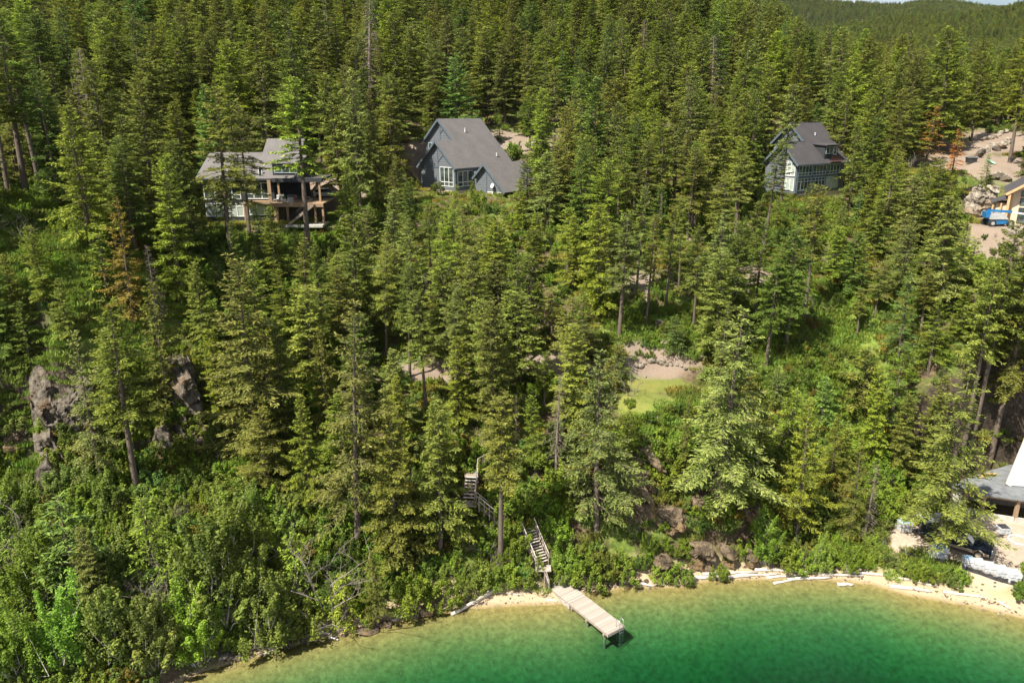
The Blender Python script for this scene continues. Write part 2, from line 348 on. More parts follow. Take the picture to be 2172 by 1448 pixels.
def ground_f(t, b):
    at = {}
    for k in ('sand', 'lawn', 'gravel', 'dirt', 'lush'):
        at[k] = N(t, 'ShaderNodeAttribute', attribute_name=k).outputs['Fac']
    geo = N(t, 'ShaderNodeNewGeometry'); sx = N(t, 'ShaderNodeSeparateXYZ'); t.links.new(geo.outputs['Normal'], sx.inputs[0])
    n1 = noise_tex(t, .35, 6, .6); n2 = noise_tex(t, 2.2, 6, .65); n3 = noise_tex(t, 11, 4, .7)
    floor_ = ramp(t, n2.outputs[0], [(.25, (.03, .024, .015)), (.5, (.095, .068, .040)), (.75, (.22, .165, .11))]).outputs[0]
    green = ramp(t, n2.outputs[0], [(.3, (.05, .08, .016)), (.55, (.12, .17, .032)), (.75, (.25, .25, .07))]).outputs[0]
    c = mixc(t, ramp(t, n1.outputs[0], [(.43, (0,0,0)), (.60, (1,1,1))]).outputs[0], floor_, green)
    lushc = ramp(t, n2.outputs[0], [(.3, (.07, .13, .02)), (.6, (.18, .24, .04)), (.8, (.30, .30, .09))]).outputs[0]
    c = mixc(t, at['lush'], c, lushc)
    rock = ramp(t, n2.outputs[0], [(.3, (.03, .026, .02)), (.6, (.085, .066, .048)), (.8, (.15, .115, .085))]).outputs[0]
    c = mixc(t, ramp(t, sx.outputs[2], [(.36, (1,1,1)), (.50, (0,0,0))]).outputs[0], c, rock)
    grav = mixc(t, n1.outputs[0], (.24, .17, .125), ramp(t, n3.outputs[0], [(.3, (.14, .12, .10)), (.7, (.36, .31, .26))]).outputs[0])
    c = mixc(t, at['gravel'], c, grav)
    lw = ramp(t, n1.outputs[0], [(.35, (.10, .15, .025)), (.65, (.22, .215, .05))]).outputs[0]
    c = mixc(t, at['lawn'], c, mixc(t, ramp(t, n3.outputs[0], [(.3, (0,0,0)), (.8, (.5,.5,.5))]).outputs[0], lw, (.21, .21, .08)))
    dc = ramp(t, n2.outputs[0], [(.3, (.33, .265, .205)), (.7, (.46, .38, .30))]).outputs[0]
    c = mixc(t, at['dirt'], c, dc)
    sx2 = N(t, 'ShaderNodeSeparateXYZ'); t.links.new(geo.outputs['Position'], sx2.inputs[0])
    dry = ramp(t, n3.outputs[0], [(.25, (.33, .25, .16)), (.75, (.54, .42, .29))]).outputs[0]
    wet = ramp(t, n2.outputs[0], [(.30, (.15, .115, .042)), (.55, (.25, .20, .075)), (.8, (.36, .29, .12))]).outputs[0]
    mr = N(t, 'ShaderNodeMapRange'); mr.inputs[1].default_value = -.02; mr.inputs[2].default_value = .10; t.links.new(sx2.outputs[2], mr.inputs[0])
    sc = mixc(t, mr.outputs[0], wet, dry)
    n4 = noise_tex(t, .55, 4, .6); sc = mixc(t, math_n(t, 'MULTIPLY', ramp(t, n4.outputs[0], [(.64, (0,0,0)), (.70, (.6,.6,.6))]).outputs[0], math_n(t, 'SUBTRACT', 1.0, mr.outputs[0])), sc, (.10, .09, .035))
    c = mixc(t, at['sand'], c, sc)
    t.links.new(c, b.inputs['Base Color'])
    hsum = math_n(t, 'ADD', n2.outputs[0], math_n(t, 'MULTIPLY', n3.outputs[0], .4)); bump(t, b, hsum, .55, .25)
M['ground'] = mat('ground', ground_f, rough=.95, spec=.15)
ny, nx = GX.shape
idx = np.arange(ny*nx).reshape(ny, nx)
F = np.stack([idx[:-1, :-1], idx[:-1, 1:], idx[1:, 1:], idx[1:, :-1]], -1).reshape(-1, 4)
ground = new_mesh('ground', np.stack([GX, GY, GZ], -1).reshape(-1, 3), F, M['ground'], smooth=True)
for nm, arr in (('sand', sandw), ('lawn', lawn), ('gravel', gravel), ('dirt', dirt), ('lush', lush)):
    a_ = ground.data.attributes.new(nm, 'FLOAT', 'POINT'); a_.data.foreach_set('value', arr.astype(np.float32).ravel())
tag(ground, kind='structure')

# water: a closed body with real absorption; the bed below shows through
wm = bpy.data.materials.new('lake_water'); wm.use_nodes = True; t = wm.node_tree; t.nodes.remove(t.nodes['Principled BSDF'])
out = t.nodes['Material Output']
trn = N(t, 'ShaderNodeBsdfTransparent'); trn.inputs[0].default_value = (.97, .99, .97, 1)
gl = N(t, 'ShaderNodeBsdfGlossy'); gl.inputs['Roughness'].default_value = .06; gl.inputs[0].default_value = (1, 1, 1, 1)
n = noise_tex(t, 1.5, 5, .6); mp = N(t, 'ShaderNodeMapping'); mp.inputs['Scale'].default_value = (.55, 1.5, 1); tc = N(t, 'ShaderNodeTexCoord')
t.links.new(tc.outputs['Object'], mp.inputs[0]); t.links.new(mp.outputs[0], n.inputs['Vector'])
bp = N(t, 'ShaderNodeBump'); bp.inputs['Strength'].default_value = .6; bp.inputs['Distance'].default_value = .16
t.links.new(n.outputs[0], bp.inputs['Height']); t.links.new(bp.outputs[0], gl.inputs['Normal'])
fr = N(t, 'ShaderNodeFresnel'); fr.inputs[0].default_value = 1.33; t.links.new(bp.outputs[0], fr.inputs['Normal'])
mx = N(t, 'ShaderNodeMixShader'); t.links.new(fr.outputs[0], mx.inputs[0]); t.links.new(trn.outputs[0], mx.inputs[1]); t.links.new(gl.outputs[0], mx.inputs[2])
t.links.new(mx.outputs[0], out.inputs[0])
va = N(t, 'ShaderNodeVolumeAbsorption'); va.inputs['Color'].default_value = (.03, .71, .61, 1); va.inputs['Density'].default_value = .60
t.links.new(va.outputs[0], out.inputs['Volume'])
b_ = MB(); b_.box(-880, -118, -9, 1400, 140, 0); lake = b_.build('lake_water', wm); tag(lake, kind='structure')

hm = bpy.data.materials.new('haze'); hm.use_nodes = True; t = hm.node_tree; t.nodes.remove(t.nodes['Principled BSDF'])
pv = N(t, 'ShaderNodeVolumePrincipled'); pv.inputs['Color'].default_value = (.74, .86, 1.0, 1); pv.inputs['Density'].default_value = .000016; pv.inputs['Anisotropy'].default_value = .1
t.links.new(pv.outputs[0], t.nodes['Material Output'].inputs['Volume'])
b_ = MB(); b_.box(-2760, -420, -14, 3760, 6200, 620); hz_o = b_.build('haze', hm); tag(hz_o, kind='stuff')
# ------------------------------------------------------------------ tree and shrub prototypes
KEEP = {}
def leaf_quads(c, d, n, L, W):
    """diamond leaves/sprays: centres c, axis d, normal n (arrays), length L, width W"""
    s = np.cross(d, n); s /= np.linalg.norm(s, axis=1)[:, None]+1e-9
    L = np.asarray(L)[:, None]; W = np.asarray(W)[:, None]
    V = np.stack([c - d*L*.5, c + s*W*.5 - d*L*.05, c + d*L*.5, c - s*W*.5 - d*L*.05], 1).reshape(-1, 3)
    F = np.arange(len(V)).reshape(-1, 4); return V, F
def unit(a): return a/(np.linalg.norm(a, axis=-1, keepdims=True)+1e-9)
def make_fir(seed, H=20., Rr=3.2, base=.1, nbr=130, dens=1.0, dead=False, topw=.75, gaps=.0, leafmat='needle', lscale=1.0, droop=.28, up=0):
    rg = np.random.default_rng(seed); tb = MB()
    bend = rg.normal(0, .25, 2)
    def axis_at(z): q = z/H; return np.array([bend[0]*q*q, bend[1]*q*q, z])
    hs = [-2.0, 0, H*.12, H*.3, H*.5, H*.7, H*.85, H*.99]
    r0 = H*.0125+.03
    tb.tube([axis_at(max(z, 0))+(0, 0, min(z, 0)) for z in hs], [r0*1.25, r0*1.15, r0, r0*.85, r0*.66, r0*.42, r0*.2, .015], 7)
    Vs, Fs, Sh, k = [], [], [], 0
    az = rg.uniform(0, 6.28)
    side = rg.normal(0, .16, 5)
    for i in range(nbr):
        t = base + (1-base)*((i+rg.uniform(0, 1))/nbr)**.92
        q = (t-base)/(1-base); az += 2.4 + rg.normal(0, .35)
        prof = ((1-q)**topw)*(.55+.45*min(1, q/.10+.35))
        L = Rr*prof*rg.uniform(.55, 1.15)*(1+side[int(az*5/6.28) % 5]) + .18
        if gaps and rg.uniform() < gaps: L *= rg.uniform(.2, .55)
        el = R(-14 + up + (58-up)*q**1.6 + rg.normal(0, 8)); p0 = axis_at(t*H); dr = droop*rg.uniform(.6, 1.3)
        dh = np.array([math.cos(az), math.sin(az), 0])
        def bp_(s): return p0 + dh*(L*s) + np.array([0, 0, L*(math.tan(el)*s - dr*s*s + .16*s**3)])
        ss = np.linspace(0, .97, 4); rb = (.014+.009*L)*(1 if not dead else 1.0)
        tb.tube([bp_(s) for s in ss], [rb, rb*.75, rb*.5, .006], 3, False)
        nt = max(3, int(L/(.15 if not dead else .34)*dens)+2)
        s = rg.uniform(.12 if not dead else .3, 1.0, nt)**.8
        for sgn in (-1, 1):
            s2 = np.clip(s+rg.normal(0, .03, nt), .08, 1.0); P0 = p0 + dh*(L*s2)[:, None]
            P0[:, 2] += L*(math.tan(el)*s2 - dr*s2*s2 + .16*s2**3)
            ang = rg.uniform(.5, 1.15, nt)*sgn; ca, sa = np.cos(ang), np.sin(ang)
            D = np.stack([dh[0]*ca-dh[1]*sa, dh[0]*sa+dh[1]*ca, rg.normal(-.16, .2, nt)+math.tan(el)*.3], 1); D = unit(D)
            tl = np.clip(L*(1.05-s2)*.55, .28, 1.15)*rg.uniform(.7, 1.15, nt)
            if dead:
                for j in range(nt): tb.tube([P0[j], P0[j]+D[j]*tl[j]*.5+(0, 0, -.03), P0[j]+D[j]*tl[j]+(0, 0, -.12)], [.011, .008, .004], 3, False)
                if not gaps: continue
            m = np.maximum(1, np.round(tl/.145*dens).astype(int))
            J = np.repeat(np.arange(nt), m); fr_ = (np.concatenate([np.arange(a) for a in m])+rg.uniform(.2, .8, len(J)))/np.repeat(m, m)
            Cc = P0[J] + D[J]*(tl[J]*fr_)[:, None] + rg.normal(0, .05, (len(J), 3))
            fan = rg.normal(0, .45, len(J)); cf, sf = np.cos(fan), np.sin(fan); d = D[J].copy()
            d = np.stack([d[:, 0]*cf-d[:, 1]*sf, d[:, 0]*sf+d[:, 1]*cf, d[:, 2]+rg.normal(-.05, .22, len(J))], 1); d = unit(d)
            nn = unit(np.stack([rg.normal(0, .55, len(J)), rg.normal(0, .55, len(J)), np.ones(len(J))], 1))
            ls = rg.uniform(.25, .44, len(J))*lscale
            V, F = leaf_quads(Cc, d, nn, ls, ls*rg.uniform(.22, .36, len(J)))
            Vs.append(V); Fs.append(F+k); k += len(V)
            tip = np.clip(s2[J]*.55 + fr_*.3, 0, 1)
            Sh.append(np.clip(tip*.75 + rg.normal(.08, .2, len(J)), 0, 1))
    return tb, (np.concatenate(Vs) if Vs else None, np.concatenate(Fs) if Fs else None, np.concatenate(Sh) if Sh else None)
def make_broadleaf(seed, H=4., Rr=2.2, nl=3600, lobes=11, ls=.2, stem=.3, tall=1.0):
    """stems that fork into leafy shoots; leaves gather round each shoot, gaps stay between"""
    rg = np.random.default_rng(seed); tb = MB(); Vs, Fs, Sh, k = [], [], [], 0
    heads = rg.uniform(.55, 1.12, 7)
    for i in range(lobes):
        a = rg.uniform(0, 6.28); q = math.sqrt(rg.uniform(0, 1)); rr = Rr*q*.8
        hh = H*heads[int(a*7/6.28) % 7]*(1-.38*q*q); z0 = hh*(stem+(.25-stem*.3)*q); L = (hh-z0)*rg.uniform(.35, .95) if rg.uniform() < .65 else hh*rg.uniform(.15, .4)
        ztop = hh*rg.uniform(.45, 1.0) ; c1_ = np.array([rr*math.cos(a), rr*math.sin(a), ztop]); lean = np.array([math.cos(a)*q*.5+rg.normal(0, .25), math.sin(a)*q*.5+rg.normal(0, .25), 1.0]); lean /= np.linalg.norm(lean)
        c0_ = c1_ - lean*min(L, ztop*.9); wd = Rr*rg.uniform(.10, .24)
        m = int(nl/lobes); u_ = rg.uniform(0, 1, m)**.75; v = unit(rg.normal(0, 1, (m, 3)))
        pts = c0_ + (c1_-c0_)*u_[:, None] + v*(wd*(1.15-.75*u_)*rg.uniform(.3, 1.25, m))[:, None]; ok = pts[:, 2] > .03; pts, v = pts[ok], v[ok]; m = len(pts)
        if m == 0: continue
        nn = unit(v*.45 + np.array([0, 0, .6]) + rg.normal(0, .5, (m, 3))); d = unit(np.cross(nn, rg.normal(0, 1, (m, 3))))
        l = rg.uniform(.6, 1.35, m)*ls*rg.uniform(.75, 1.3); V, F = leaf_quads(pts, d, nn, l, l*rg.uniform(.5, .75, m))
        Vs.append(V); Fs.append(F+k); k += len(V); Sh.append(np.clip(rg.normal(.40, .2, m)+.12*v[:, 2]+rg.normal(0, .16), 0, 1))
        r0 = .011*H**.5*2
        tb.tube([(rr*.12*math.cos(a), rr*.12*math.sin(a), -.6), tuple(np.array([rr*.5*math.cos(a), rr*.5*math.sin(a), c0_[2]*.6])), tuple(c0_), tuple(c1_)], [r0, r0*.7, r0*.4, r0*.12], 4, False)
    return tb, (np.concatenate(Vs), np.concatenate(Fs), np.concatenate(Sh))
def make_bare(seed, H=5.):
    rg = random.Random(seed); tb = MB()
    def br(p, d, L, r, lv):
        pts = [p]; q = Vector(p); dd = Vector(d)
        for _ in range(4):
            dd = (dd + Vector((rg.gauss(0, .18), rg.gauss(0, .18), rg.gauss(.03, .1)))).normalized(); q = q + dd*L/4; pts.append(q.copy())
        tb.tube(pts, [r, r*.85, r*.65, r*.45, r*.2], 4 if lv else 5, False)
        if lv < 3:
            for k in range(4 if lv == 0 else 4):
                j = rg.randint(1, 4); e = Vector((rg.gauss(0, 1), rg.gauss(0, 1), rg.uniform(-.1, .9))).normalized()
                br(pts[j], (dd*.5+e*.8), L*rg.uniform(.35, .6), r*.5, lv+1)
    for _ in range(3): br(Vector((0, 0, -.5)), Vector((rg.gauss(0, .35), rg.gauss(0, .35), 1)).normalized(), H*rg.uniform(.7, 1), .06, 0)
    return tb
def make_grass(seed, n=260, Rr=.9, h=.5):
    rg = np.random.default_rng(seed); p = np.zeros((n, 3)); r = Rr*np.sqrt(rg.uniform(0, 1, n)); a = rg.uniform(0, 6.28, n)
    p[:, 0], p[:, 1] = r*np.cos(a), r*np.sin(a); L = h*rg.uniform(.5, 1.2, n); d = unit(np.stack([rg.normal(0, .4, n), rg.normal(0, .4, n), np.ones(n)], 1))
    p += d*L[:, None]*.5; nn = unit(rg.normal(0, 1, (n, 3))+[0, 0, .6]); V, F = leaf_quads(p, d, nn, L, L*.16); return V, F, np.clip(rg.normal(.5, .25, n), 0, 1)

class Proto:
    """meshes of one tree form; .place() makes a thing with its parts, .sources are first-placed real objects"""
    def __init__(s, kind, H, parts): s.kind, s.H, s.parts, s.src = kind, H, parts, None
    def place(s, loc, h, rz, tint, name, label=None, cat=None, group=None, wide=1.0, lean=(0, 0)):
        k = h/s.H
        if s.src is None:
            o = empty(name, loc, rz)
            for pn, fn in s.parts: fn(pn, o)
            s.src = o
        else:
            o = s.src.copy(); C.objects.link(o); o.name = name
            for key in list(o.keys()): del o[key]
            for ch in s.src.children:
                c = ch.copy(); C.objects.link(c); c.parent = o
        o.location = tuple(float(c) for c in loc); o.rotation_euler = (lean[0], lean[1], rz); o.scale = (k*wide, k*wide, k)
        for ch in o.children: ch['tint'] = [float(c) for c in tint]
        return tag(o, label, cat, group)
def part_maker(tb, crown, leafmat, trunkmat='bark', cname='crown'):
    ps = [('trunk', lambda nm, o: tb.build(nm, trunkmat, o, smooth=True))]
    if crown is not None and crown[0] is not None:
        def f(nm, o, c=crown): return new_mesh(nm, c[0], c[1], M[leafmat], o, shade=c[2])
        ps.append((cname, f))
    return ps
PR = {}
M['deadgrey'] = noisy('dead_grey_twigs', (.11, .09, .075), (.27, .235, .20), 4, .9)
M['deadbark'] = noisy('dead_bark', (.12, .09, .075), (.27, .22, .19), 4, .9)
def fir(key, Hh, **kw):
    tm = kw.pop('trunkmat', 'bark'); lm = kw.pop('leafmat', 'needle'); kw.setdefault('H', Hh)
    tb, cr = make_fir(**kw); PR.setdefault(key, []).append(Proto(key, Hh, part_maker(tb, cr, lm, tm)))
for sdd in (1, 2, 3, 4): fir('full', 18., seed=sdd, Rr=[3.9, 3.4, 4.3, 3.6][sdd-1], base=[.07, .12, .1, .16][sdd-1], nbr=165, gaps=.16, topw=[.5, .62, .45, .58][sdd-1], up=8)
for sdd in (11, 12, 13): fir('bare', 22., seed=sdd, Rr=[3.7, 3.2, 3.9][sdd-11], base=[.42, .5, .36][sdd-11], nbr=105, gaps=.2, topw=.48, up=6)
for sdd in (21, 22): fir('sparse', 18., seed=sdd, Rr=[4.6, 4.0][sdd-21], base=[.14, .2][sdd-21], nbr=120, dens=1.0, gaps=.25, topw=.8, droop=.2, lscale=.85, up=4)
for sdd in (31, 32): fir('young', 6., seed=sdd, Rr=1.8, base=.04, nbr=75, gaps=.05, lscale=.72)
for sdd in (41, 42): fir('snag', 14., seed=sdd, Rr=2.0, base=.12, nbr=130, dead=True, gaps=0, trunkmat='deadbark', droop=.5)
fir('redfir', 13., seed=51, Rr=3.0, base=.15, nbr=95, gaps=.45, dens=.75)
for sdd in (61, 62, 63, 64):
    tb, cr = make_broadleaf(sdd, H=3., Rr=1.8, nl=4200, lobes=26, ls=.14, stem=.05); PR.setdefault('shrub', []).append(Proto('shrub', 3., part_maker(tb, cr, 'leaf', 'bark', 'foliage')))
for sdd in (71, 72, 73):
    tb, cr = make_broadleaf(sdd, H=8., Rr=2.6, nl=15000, lobes=64, ls=.17, stem=.10); PR.setdefault('broad', []).append(Proto('broad', 8., part_maker(tb, cr, 'leaf', 'paletrunk')))
for sdd in (81, 82): PR.setdefault('bareshrub', []).append(Proto('bareshrub', 5., [('branches', lambda nm, o, s_=sdd: make_bare(s_).build(nm, 'deadgrey', o))]))
gv = [make_grass(91), make_grass(92)]

# ------------------------------------------------------------------ what stands where
RNG = random.Random(7)
TINT = {'olive': (1.0, .98, .95), 'dark': (.62, .74, .62), 'yellow': (1.12, 1.17, .72), 'grey': (1.02, 1.0, 1.35), 'bright': (1.02, 1.15, .72), 'blue': (.75, 1.0, 1.15),
        'brown': (1.15, .72, .85), 'red': (2.2, .62, .8), 'rust': (1.7, .85, 1.1)}
def vary(t, a=.17):
    v_ = RNG.uniform(1-a*1.2, 1+a*1.3); h_ = RNG.uniform(-.055, .055); return (t[0]*v_*(1+h_), t[1]*v_, t[2]*v_*(1-2*h_))
# (u, v base, v top, form, tint, widen)
HAND = [
 (57,415,25,'bare','dark',1.3),(88,405,60,'bare','dark',1.2),(20,420,90,'bare','olive',1.2),(130,440,150,'full','dark',1.0),(198,535,225,'full','yellow',1.15),(160,400,250,'sparse','grey',.8),(250,470,130,'full','olive',1.0),
 (285,700,420,'sparse','brown',.8),(340,520,170,'full','olive',1.1),(385,640,330,'full','bright',.9),(300,480,200,'full','olive',1.0),(230,640,500,'young','bright',1.2),
 (222,1050,700,'sparse','grey',.75),(293,1055,640,'bare','yellow',1.1),(340,700,520,'snag','olive',1.0),(360,900,600,'full','olive',.9),(405,560,300,'full','dark',.9),
 (545,985,560,'full','grey',1.15),(492,560,190,'bare','olive',1.1),(530,500,225,'bare','grey',1.0),(655,545,165,'bare','yellow',1.15),(590,620,440,'full','bright',1.0),(505,610,470,'full','dark',.8),(560,560,445,'young','bright',1.1),
 (745,540,390,'full','bright',1.0),(725,420,160,'full','olive',1.0),(765,450,150,'full','grey',.9),(800,440,240,'full','olive',.8),(848,462,335,'full','olive',.9),(872,510,385,'full','dark',.95),
 (845,335,40,'full','dark',1.2),(788,250,0,'snag','olive',1.5),(655,420,20,'bare','dark',1.0),
 (760,1165,640,'sparse','grey',.9),(690,760,520,'full','dark',.9),(660,1080,840,'full','bright',.85),(610,960,700,'full','dark',.9),(905,880,620,'bare','olive',1.0),(870,800,560,'bare','dark',.9),(820,760,520,'bare','olive',.9),
 (855,1010,800,'full','yellow',.75),(935,1180,850,'full','olive',1.0),(840,1200,870,'full','olive',1.0),(1045,940,640,'full','olive',.95),(960,850,600,'bare','grey',.9),(700,940,700,'full','olive',.8),
 (1062,1190,840,'bare','olive',1.1),(1135,1000,840,'full','bright',.7),(1178,1020,795,'snag','brown',.9),(1094,960,838,'snag','grey',.6),(1100,780,540,'bare','dark',1.1),(1000,720,470,'full','olive',1.0),
 (1265,1118,745,'sparse','grey',1.15),(1520,1085,650,'sparse','grey',1.25),(1515,870,640,'sparse','olive',.8),(1450,1010,840,'sparse','olive',.7),
 (1625,778,555,'bare','dark',1.2),(1667,738,480,'bare','dark',1.2),(1705,682,395,'bare','olive',1.0),(1617,548,300,'bare','dark',1.0),(1655,435,180,'bare','grey',.9),(1713,480,392,'young','olive',1.2),(1600,680,470,'bare','dark',1.0),(1550,720,470,'full','dark',1.0),
 (1412,655,440,'bare','olive',1.0),(1370,690,460,'bare','olive',.9),(1350,620,400,'bare','olive',.9),(1385,600,400,'bare','dark',.9),(1470,700,480,'bare','olive',.95),(1440,610,420,'bare','olive',.9),(1585,640,430,'bare','olive',.9),
 (1832,1150,985,'snag','grey',.9),(1690,1150,850,'sparse','yellow',.9),(1665,960,830,'young','bright',1.2),(1840,1010,780,'full','bright',.85),(1990,1165,770,'sparse','olive',1.15),(1960,1040,800,'full','olive',1.0),
 (2102,965,520,'bare','olive',.9),(2068,900,480,'bare','dark',1.0),(2045,940,560,'bare','olive',.9),(2130,800,500,'bare','grey',.8),(1755,1060,880,'sparse','yellow',.8),(1900,1010,840,'full','olive',.9),(1800,1150,930,'sparse','olive',.8),
 (1962,352,225,'redfir','rust',1.5),(2018,372,275,'redfir','red',1.2),(1990,322,60,'full','yellow',1.2),(2141,345,75,'bare','yellow',1.0),(2167,372,90,'bare','yellow',1.0),(1890,380,190,'full','olive',1.0),(1910,345,120,'full','olive',.9),(2060,300,110,'full','yellow',.8),
 (2088,395,330,'young','grey',.9),(1840,400,150,'full','yellow',1.0),(1800,450,260,'full','olive',.95),(1832,520,350,'full','yellow',.9),(1585,430,200,'full','dark',1.0),(1560,420,200,'full','olive',1.0),
 (1150,430,190,'full','yellow',1.05),(1118,470,330,'full','dark',.95),(1200,440,230,'full','olive',.9),(1255,430,165,'full','blue',1.0),(1310,440,220,'full','grey',.9),(1105,500,380,'full','yellow',.8),(1230,520,300,'full','dark',.9),
 (1000,300,250,'young','bright',1.0),(1060,300,245,'young','bright',1.1),(905,300,230,'young','yellow',1.0),(965,460,395,'young','yellow',1.0),(1000,445,385,'young','yellow',1.0),
 (100,650,480,'full','yellow',.8),(40,700,540,'full','olive',.9),(150,730,590,'full','olive',.9),(70,800,640,'full','dark',1.0),(10,780,560,'full','dark',1.0),(440,760,560,'full','olive',.8),(470,900,700,'full','yellow',.7),
 (175,1290,1060,'young','blue',1.3),(215,1330,1120,'full','grey',.8),(330,1250,1060,'young','bright',1.0),(735,1330,1215,'young','yellow',1.1),(640,1310,1140,'young','bright',.9),(800,1330,1170,'full','olive',.7),
]
# shrubs and broad-leaved trees picked out of the photograph: (u, v base, v top, form, tint)
HSHRUB = [
 (90,1290,1060,'broad','bright'),(50,1448,1230,'broad','bright'),(140,1420,1200,'broad','bright'),(250,1400,1180,'broad','olive'),(330,1420,1200,'broad','grey'),(470,1330,1010,'broad','olive'),(520,1250,980,'broad','olive'),(570,1370,1150,'broad','olive'),
 (420,1400,1200,'broad','yellow'),(20,1150,960,'broad','bright'),(870,1300,1205,'shrub','bright'),(940,1290,1215,'shrub','bright'),(1248,1247,1172,'shrub','bright'),(1120,1240,1195,'shrub','olive'),(1075,1238,1180,'shrub','bright'),(1030,1240,1175,'shrub','olive'),(1000,1262,1200,'shrub','olive'),(1135,1215,1165,'shrub','olive'),(1095,1180,1120,'shrub','bright'),(1195,1205,1140,'shrub','bright'),(1285,1225,1150,'shrub','olive'),(1225,1215,1165,'shrub','bright'),(1320,1235,1165,'shrub','bright'),
 (1375,1190,1120,'broad','bright'),(1400,1235,1190,'shrub','yellow'),(1440,1235,1180,'shrub','bright'),(1525,1230,1190,'shrub','bright'),(1620,1190,1060,'broad','bright'),(1660,1205,1130,'shrub','yellow'),(1740,1210,1120,'broad','olive'),(1800,1215,1140,'broad','bright'),
 (1060,1090,1000,'shrub','yellow'),(1000,1140,1080,'shrub','bright'),(1040,1170,1100,'shrub','bright'),(960,1130,1060,'shrub','yellow'),(1700,1215,1160,'shrub','bright'),(1560,1185,1130,'shrub','yellow'),
 (928,412,378,'shrub','olive'),(1015,435,392,'shrub','yellow'),(1090,340,285,'shrub','bright'),(470,520,460,'shrub','bright'),(700,1300,1190,'broad','olive'),(620,1360,1240,'shrub','olive'),(780,1310,1250,'shrub','bright'),
 (1470,1000,940,'shrub','bright'),(1395,1010,955,'shrub','bright'),(1310,1010,950,'shrub','yellow'),(450,640,560,'shrub','yellow'),(1640,430,405,'shrub','bright'),(1180,1150,1080,'shrub','bright'),(430,700,620,'shrub','bright'),(690,880,740,'broad','bright'),(720,800,690,'broad','bright'),
]
HBARE = [(700,1330,1150),(350,1330,1190),(30,1220,1100),(560,1340,1220),(290,1290,1210),(1340,1140,1080),(1700,1130,1060),(1040,1220,1160),(620,1340,1250)]

CLEAR = [(1340,1500,755,905),(1105,1190,1085,1250),(975,1048,1000,1100),(835,1000,765,812),(1105,1225,755,800),(2030,2172,940,1262),(1895,2172,1110,1240),(2050,2172,270,500),(1925,2060,300,372),(0,190,400,640),
         (640,740,395,560),(1640,1760,600,830),(1325,1500,530,715),(1545,1650,560,690),(60,260,770,1040),(360,440,745,940),(1290,1420,985,1110),(1430,1600,1110,1225),(1015,1110,270,350),(890,1080,395,445),(1600,1760,395,470),(430,705,450,520),
         (1590,1630,440,600),(1080,1120,620,780),(1380,1470,860,985),(830,900,395,440)]
GUARD = [(440,290,700,478,111,.04),(892,256,1112,424,128,0),(1632,268,1800,415,128,0),(2062,380,2172,492,104,0),(1108,1110,1180,1240,58,0),(978,1003,1042,1092,62,0),(2035,955,2172,1105,70,0),(1900,1120,2172,1235,62,.0),
         (2045,285,2172,400,112,.06),(1345,765,1470,860,70,.0),(70,790,250,925,60,.1),(370,760,425,930,60,.1),(60,955,130,1040,55,0),(850,770,990,805,70,.08),(1125,765,1200,800,70,.05),(1640,620,1740,760,80,.1),(1465,1130,1600,1212,55,.0),(1310,990,1400,1080,60,.1),
         (1330,575,1480,700,80,.02),(1590,470,1640,560,90,.2),(1590,570,1640,690,80,.2),(1040,285,1105,330,140,.1),(740,395,790,430,110,.2),(0,400,190,620,70,.1),(1938,235,1988,335,128,0),(2003,278,2036,335,128,0)]
def in_clear(u, v): return any(a <= u <= b and c <= v <= d for a, b, c, d in CLEAR)
def guard_ok(u, vt, vb, hw, dep, rnd):
    for a, b, c, d, gd, pr in GUARD:
        if dep < gd+6 and u+hw > a and u-hw < c and vt < d and vb > b and rnd > pr: return False
    return True
trees = []    # dict(loc, h, form, tint, u, v, vt, wide, hand)
def px_height(p, vt):
    r = ray(*((proj(p)[0]), vt)); y = p[1]; z = CAM_H + r[2]/r[1]*y; return z - p[2]
def add_tree(p, h, form, tint, wide=1.0, hand=False):
    u, v, d = proj(p); ut, vt, _ = proj(p+np.array([0, 0, h])); trees.append(dict(p=p, h=h, form=form, tint=tint, u=u, v=v, vt=vt, d=d, wide=wide, hand=hand))
for (u, vb, vt, form, tn, wd) in HAND:
    p = hit(u, vb)
    if p is None: continue
    h = max(2.0, px_height(p, vt)); add_tree(p, h, form, tn, wd, True)
occ = {}
def wsample(arr, x, y):
    i = min(max(bisect(xs, x)-1, 0), len(xs)-2); j = min(max(bisect(ys, y)-1, 0), len(ys)-2); return float(arr[j, i])
def near_taken(x, y, rad):
    cx, cy = int(x//6), int(y//6)
    for i in range(cx-1, cx+2):
        for j in range(cy-1, cy+2):
            for (a, b) in occ.get((i, j), ()):
                if (a-x)**2+(b-y)**2 < rad*rad: return True
    return False
def take(x, y): occ.setdefault((int(x//6), int(y//6)), []).append((x, y))
for t_ in trees: take(t_['p'][0], t_['p'][1])
FOOT = [(H1[0], H1[1]+5, 12), (H2[0]+5, H2[1]+6, 11.5), (H3[0]+5, H3[1]+3, 10), (H5[0]+5, H5[1]+2, 12), (52, 69, 9.5), (60, 74, 8)]
def in_foot(x, y, k=1): return any((x-a)**2+(y-b)**2 < (r*k)**2 for a, b, r in FOOT)
SUNT = [(H2+np.array([1, 2, 2]), 8), (H2+np.array([8, -2, 0]), 5), (H1+np.array([0, 0, 3]), 9), (H3+np.array([3, 2, 2]), 8), (H5+np.array([4, 0, 3]), 8), (Q(1400, 815, 14.8), 5), (Q(2080, 1170, 1.6), 8), (Q(2120, 1050, 4.5), 7), (Q(1240, 1290, 1.), 4), (Q(1150, 1170, 4), 2.5), (Q(1960, 1250, .5), 5), (Q(1100, 1270, .3), 4)]
shx, shy = math.sin(SUN_AZ), math.cos(SUN_AZ); tanel = math.tan(SUN_EL)
